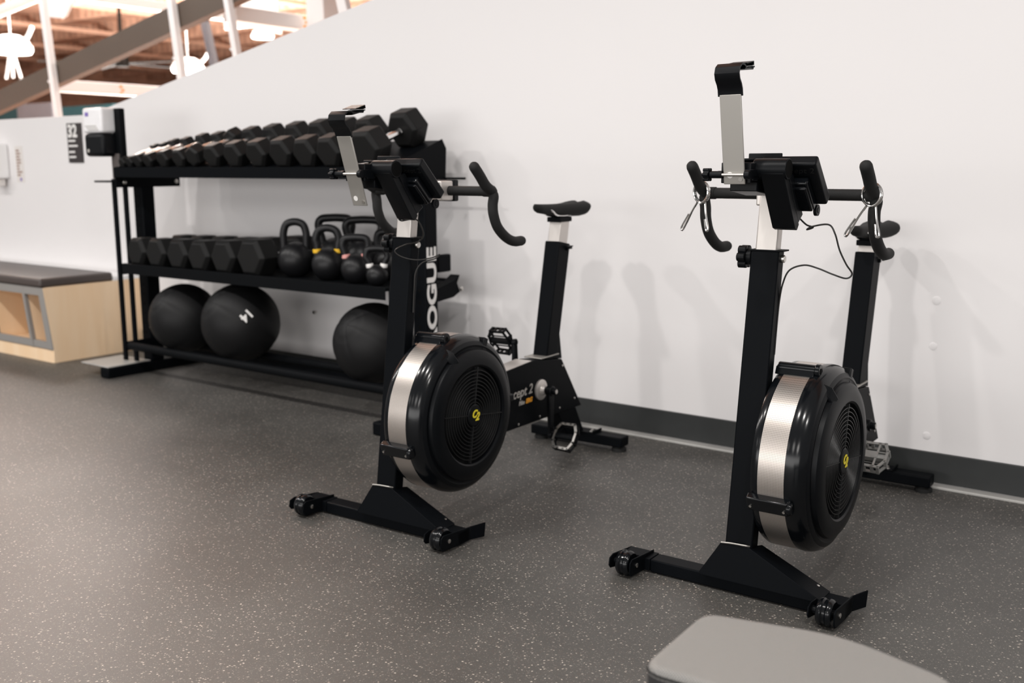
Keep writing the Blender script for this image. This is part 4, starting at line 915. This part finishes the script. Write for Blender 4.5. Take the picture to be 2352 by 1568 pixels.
# ------------------------------------------------------------------ spring collars hung on the right bike
def collar(world_c, label, rz):
    t = empty('spring_collar', world_c, rz, label, 'spring collar', 'spring collars on the handlebar')
    q = MB(); R_ = 0.0285
    pts = []
    for k in range(34):
        a = math.pi * 1.5 + 0.25 + (2 * math.pi * 1.9) * k / 33
        pts.append((R_ * math.cos(a), -0.006 + 0.012 * k / 33, R_ * math.sin(a)))
    q.tube(pts, 0.0030, 8, 2); q.build('coil', M['chrome'], t)
    for s, (dx, dz) in ((-1, (-0.068, -0.095)), (1, (0.020, -0.095))):
        a = Vector((s * 0.008 if s > 0 else -0.01, s * 0.006, -R_ + 0.001)); b = Vector((dx, s * 0.004 - 0.0, dz)) + Vector((0, 0, -R_ * 0.2))
        d = (b - a).normalized(); n = Vector((d.z, 0, -d.x)) * 0.0045
        q = MB(); q.tube([a, a + d * 0.035, b + n * 0 - n, b - d * 0.0 + n, a + d * 0.045 + n * 1.2], 0.0028, 8, 4); q.build('lever', M['chrome'], t)
bpy.context.view_layer.update()
collar(BR.matrix_world @ Vector((0.0505 - 0.2295, 0.222, 1.022)), 'chrome spring collar hanging on the left-hand grip of the right bike', math.radians(-20))
collar(BR.matrix_world @ Vector((0.0505 + 0.2295, 0.222, 1.022)), 'chrome spring collar hanging on the right-hand grip of the right bike', math.radians(-20))

# ------------------------------------------------------------------ grey weight bench in the foreground
zt = 0.44
P = lambda u, v: on(2, zt, u, v)
t0 = P(1900, 1600)
wb = empty('weight_bench', (t0.x, t0.y, 0), 0, 'grey padded weight bench in the foreground at the bottom edge', 'weight bench')
def pad(corners, th, name, rad):
    """rounded pad from corner points (world xy) ordered round"""
    q = MB(); out = []
    n = len(corners)
    for i in range(n):
        a, b, c = Vector(corners[i - 1]), Vector(corners[i]), Vector(corners[(i + 1) % n])
        r = rad[i]; d0 = (a - b).normalized(); d1 = (c - b).normalized()
        for k in range(9):
            s = k / 8; p0 = b + d0 * r; p1 = b + d1 * r
            out.append((p0 * (1 - s) ** 2 + b * 2 * s * (1 - s) + p1 * s ** 2))
    loc = [(p.x - t0.x, p.y - t0.y) for p in out]
    q.zprism(loc, zt - th, zt)
    o = q.build(name, M['fabric'], wb, bevel=0.011, seg=4); 
    q = MB(); q.tube([(x, y, zt - 0.010) for x, y in loc], 0.0016, 6, 1, closed=True); q.build('piping', M['black'], o)
    # darker side band below the piping
    q = MB(); cxm = sum(x for x, y in loc) / len(loc); cym = sum(y for x, y in loc) / len(loc)
    q.zprism([(cxm + (x - cxm) * 1.002, cym + (y - cym) * 1.002) for x, y in loc], zt - th + 0.004, zt - 0.014); q.build('side_band', M['leather2'], o)
    return o
M['leather2'] = mat('dark_side_vinyl', (0.03, 0.03, 0.031), 0.5, bump=0.3, bscale=500)
c1 = P(1616, 1402); c2 = P(1470, 1526); c3 = P(2216, 1568)
# far edge runs from c1 to c3 with a slight bend, near edge below the frame
mid = P(1940, 1455)
far = [(c1.x, c1.y), (mid.x, mid.y), (c3.x, c3.y)]
dvec = Vector((c2.x - c1.x, c2.y - c1.y)); dn = dvec * 1.0
pad([far[0], (c1.x + dn.x, c1.y + dn.y), (c3.x + dn.x * 0.9 - 0.01, c3.y + dn.y * 0.9), far[2], far[1]], 0.062, 'back_pad', [0.030, 0.035, 0.04, 0.045, 0.06])
e = P(2255, 1562); g = P(2420, 1538)
pad([(e.x, e.y), (e.x + dn.x, e.y + dn.y), (g.x + dn.x + 0.1, g.y + dn.y), (g.x + 0.1, g.y)], 0.062, 'seat_pad', [0.03, 0.03, 0.03, 0.03])
dirx = Vector((c3.x - c1.x, c3.y - c1.y)).normalized(); nrm = Vector((dn.x, dn.y)).normalized()
def bp3(a, b, z):   # a along, b across from c1
    p = Vector((c1.x, c1.y)) + dirx * a + nrm * b; return (p.x - t0.x, p.y - t0.y, z)
q = MB(); q.hexa([bp3(0.05, 0.115, 0.32), bp3(0.95, 0.115, 0.32), bp3(0.95, 0.175, 0.32), bp3(0.05, 0.175, 0.32)], [bp3(0.05, 0.115, zt - 0.062), bp3(0.95, 0.115, zt - 0.062), bp3(0.95, 0.175, zt - 0.062), bp3(0.05, 0.175, zt - 0.062)]); q.build('frame', M['black'], wb, bevel=0.004)
for a in (0.14, 0.86):
    q = MB(); q.hexa([bp3(a, 0.115, 0.05), bp3(a + 0.06, 0.115, 0.05), bp3(a + 0.06, 0.175, 0.05), bp3(a, 0.175, 0.05)], [bp3(a, 0.115, 0.32), bp3(a + 0.06, 0.115, 0.32), bp3(a + 0.06, 0.175, 0.32), bp3(a, 0.175, 0.32)])
    q.hexa([bp3(a, 0.05, 0.0), bp3(a + 0.06, 0.05, 0.0), bp3(a + 0.06, 0.25, 0.0), bp3(a, 0.25, 0.0)], [bp3(a, 0.05, 0.05), bp3(a + 0.06, 0.05, 0.05), bp3(a + 0.06, 0.25, 0.05), bp3(a, 0.25, 0.05)])
    q.build('leg', M['black'], wb, bevel=0.004)
